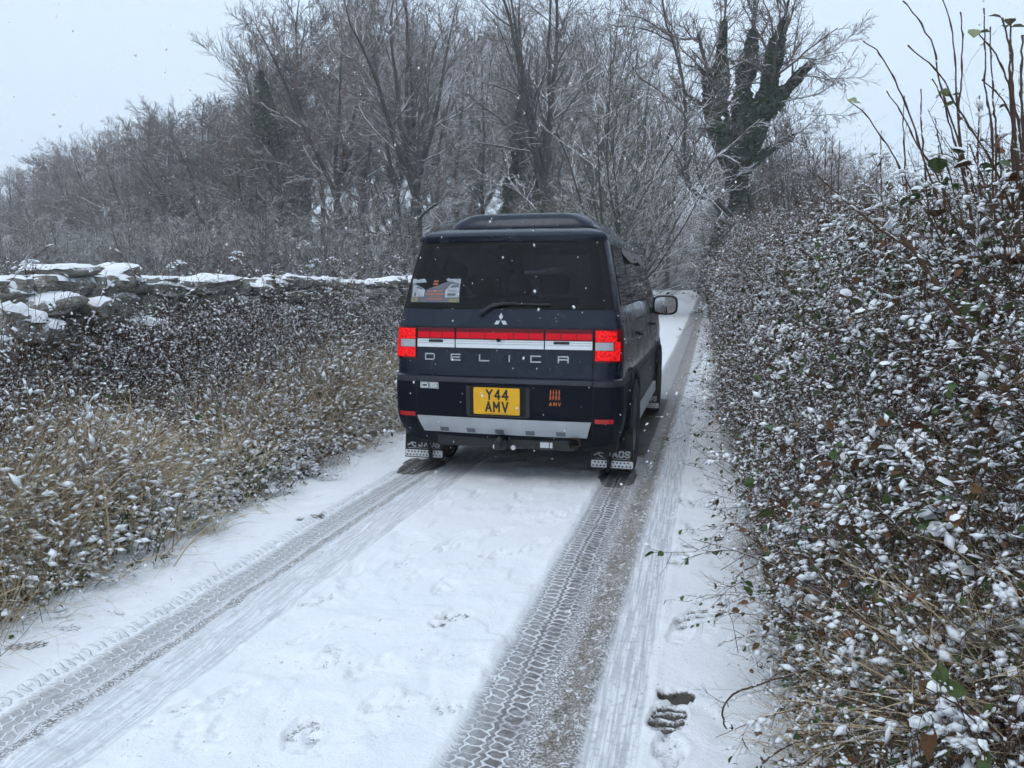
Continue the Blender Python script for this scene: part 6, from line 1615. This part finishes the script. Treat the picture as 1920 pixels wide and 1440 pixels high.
for k, (a_, b_, d, lab, dr) in enumerate([(1730, 365, 3.0, "widest snowy seed head among the bare shoots on the right", 0.5), (1690, 350, 3.1, "snowy seed head just left of the widest one", 0.5), (1643, 313, 3.3, "small snowy seed head at the left of the bare shoots", 0.5), (1900, 362, 2.5, "snowy seed head at the right frame edge", 0.4), (1752, 320, 3.2, "snowy seed head above the widest one", 0.5),
        (622, 497, 9.5, "snowy seed head standing above the wall near the van", 0.7), (598, 500, 9.4, "paired snowy seed head left of the one near the van", 0.7), (455, 488, 7.8, "snowy dead plant head behind the flat cap stone", 0.7), (440, 500, 7.8, "lower snowy plant head behind the flat cap stone", 0.6), (42, 520, 5.0, "snowy plant head at the wall's left end", 0.6), (56, 515, 5.05, "second snowy plant head at the wall's left end", 0.6), (333, 510, 6.4, "tiny snowy seed head in front of the wall's middle stones", 0.6)]):
    umbel(a_, b_, d, lab, dr, 0.06 if d < 5 else 0.09, 200 + k)

# bramble sprigs whose leaves can be picked out singly
SPR = [(1790, 930, 2.0, 7, "sprig under the biggest pillow of snow at right"), (1480, 1000, 2.9, 4, "sprig with a dark drooping leaf near the right road edge"), (1560, 1010, 2.5, 4, "sprig with two hanging green leaves on the lower bank"), (1850, 1040, 1.9, 5, "sprig with a yellowing leaf at far right"), (1700, 1090, 2.2, 4, "sprig with a broad snowy leaf in the middle of the lower bank"),
       (1850, 1290, 1.75, 5, "large dark leaved sprig at the bottom right corner"), (1760, 1170, 2.0, 4, "sprig with round leaves left of the long dark cane"), (1880, 760, 2.3, 5, "sprig with bright green leaves by the right frame edge"), (1650, 700, 2.9, 5, "sprig with a wide dark leaf in mid bank"), (1820, 600, 2.6, 5, "snowy sprig below the fan of shoots"),
       (1580, 820, 3.0, 5, "sprig with snow tipped leaves halfway up the bank"), (1460, 690, 4.2, 5, "sprig at the outer edge of the bank level with the van's lamp"), (1730, 380, 3.0, 4, "green leaves around the foot of the bare shoots"), (1790, 300, 2.7, 3, "green leaf pair hanging among the bare shoots"), (1640, 560, 3.3, 5, "evergreen sprig on the shoulder of the bank"), (1700, 820, 2.5, 5, "sprig with a hanging snow pad right of mid bank"),
       (1530, 1130, 2.5, 4, "brown leaved sprig at the foot of the bank"), (1620, 1250, 2.2, 4, "sprig in the straw at lower right"), (1900, 1150, 1.75, 4, "dark sprig right of the dark canes"), (1600, 440, 4.6, 6, "upper evergreen sprig below the three thin stems")]
for k, (a_, b_, d, n, lab) in enumerate(SPR):
    rng = np.random.RandomState(300 + k); c = at3(a_, b_, d)
    o = thing("bramble_sprig", lab, "bramble", tuple(c - np.array([-0.08, 0, 0.12])), 0, "bramble sprigs on the right bank")
    P, R = grow(rng, np.zeros((1, 3)), np.array([[-0.6, -0.2, 1.0]]), np.array([0.22]), np.array([0.0028]), 8, 0.12, 0.0, 0.5, droop=0.25); q = Acc(); q.add(*tubes(P, R, 5)); q.build("cane", M['stem_brown'], o)
    tips = P[0, 3:8][rng.randint(0, 5, n)] + rng.normal(0, 0.018, (n, 3))
    add_leaf_parts(o, tips, rng, (0.045, 0.075), cap=0.75, brown=0.75 if 'brown' in lab or 'yellow' in lab else 0.15)

# fallen leaves on the snow
for k in range(64):
    y = 2.0 + 8 * vr.uniform() ** 1.6; x = 0.30 + vr.normal(0, 0.10) if k < 48 else -2.80 + vr.normal(0, 0.1); x = min(x, 0.42)
    z = float(np.interp(0, [0], [0])) + 0.012 + float(road_z(y)) + (0.02 if x > 0.2 else 0)
    lab = "curled brown leaf lying on the snow along the right road edge" if k < 48 else "curled brown leaf lying on the snow along the left road edge"
    o = link("fallen_leaf", LEAF_B[k % 3], None, (x, y, z + 0.006), (vr.normal(0, .4), vr.normal(0, .4), vr.uniform(0, 6.28)), vr.uniform(0.018, 0.042))
    tag(o, lab, "leaf", "fallen leaves on the right edge" if k < 48 else "fallen leaves on the left edge")
# ------------------------------------------------------------------ falling snow
fl_r = np.random.RandomState(4)
n_f = 7000
px = fl_r.uniform(-150, 2070, n_f); py = fl_r.uniform(-150, 1300, n_f); dd = 0.9 + 13 * fl_r.uniform(0, 1, n_f) ** 0.75
C = np.array([at3(a, b_, d) for a, b_, d in zip(px, py, dd)])
gz = ground_z(C[:, 0], C[:, 1])
inv = (np.abs(C[:, 0] + 1.335) < 1.0) & (C[:, 1] > 5.1) & (C[:, 1] < 10) & (C[:, 2] < 2.05)
C = C[(C[:, 2] > gz + 0.1) & ~inv]
s = fl_r.uniform(0.0012, 0.0030, len(C)); s = s * np.where(fl_r.rand(len(C)) < 0.06, 1.7, 1.0)
S = np.stack([s, s, s * fl_r.uniform(0.8, 1.7, len(C))], 1)
fk = Acc(); fk.add(*blobs(C, S, OCT, fl_r, 0.15))
M['flake'] = simple("snowflake", (0.92, 0.93, 0.95), 0.7)
tag(fk.build("falling_snow", M['flake'], smooth=True), "small white snowflakes drifting through the air over the lane", "snowflakes", kind="stuff")

# ------------------------------------------------------------------ snowy air
hz = Acc(); hz.add(*boxv(-150, 130, -10, 150, -12, 27)); haze = hz.build("haze", [])
hm = bpy.data.materials.new("snowy_air"); hm.use_nodes = True; hn = hm.node_tree; hn.nodes.clear()
ho = hn.nodes.new("ShaderNodeOutputMaterial"); hv = hn.nodes.new("ShaderNodeVolumePrincipled")
hv.inputs["Color"].default_value = (0.91, 0.93, 0.96, 1); hv.inputs["Density"].default_value = 0.0022; hv.inputs["Anisotropy"].default_value = 0.1
hn.links.new(hv.outputs[0], ho.inputs["Volume"]); haze.data.materials.append(hm)
tag(haze, "thin grey haze of falling snow over lane and wood", "haze", kind="stuff")
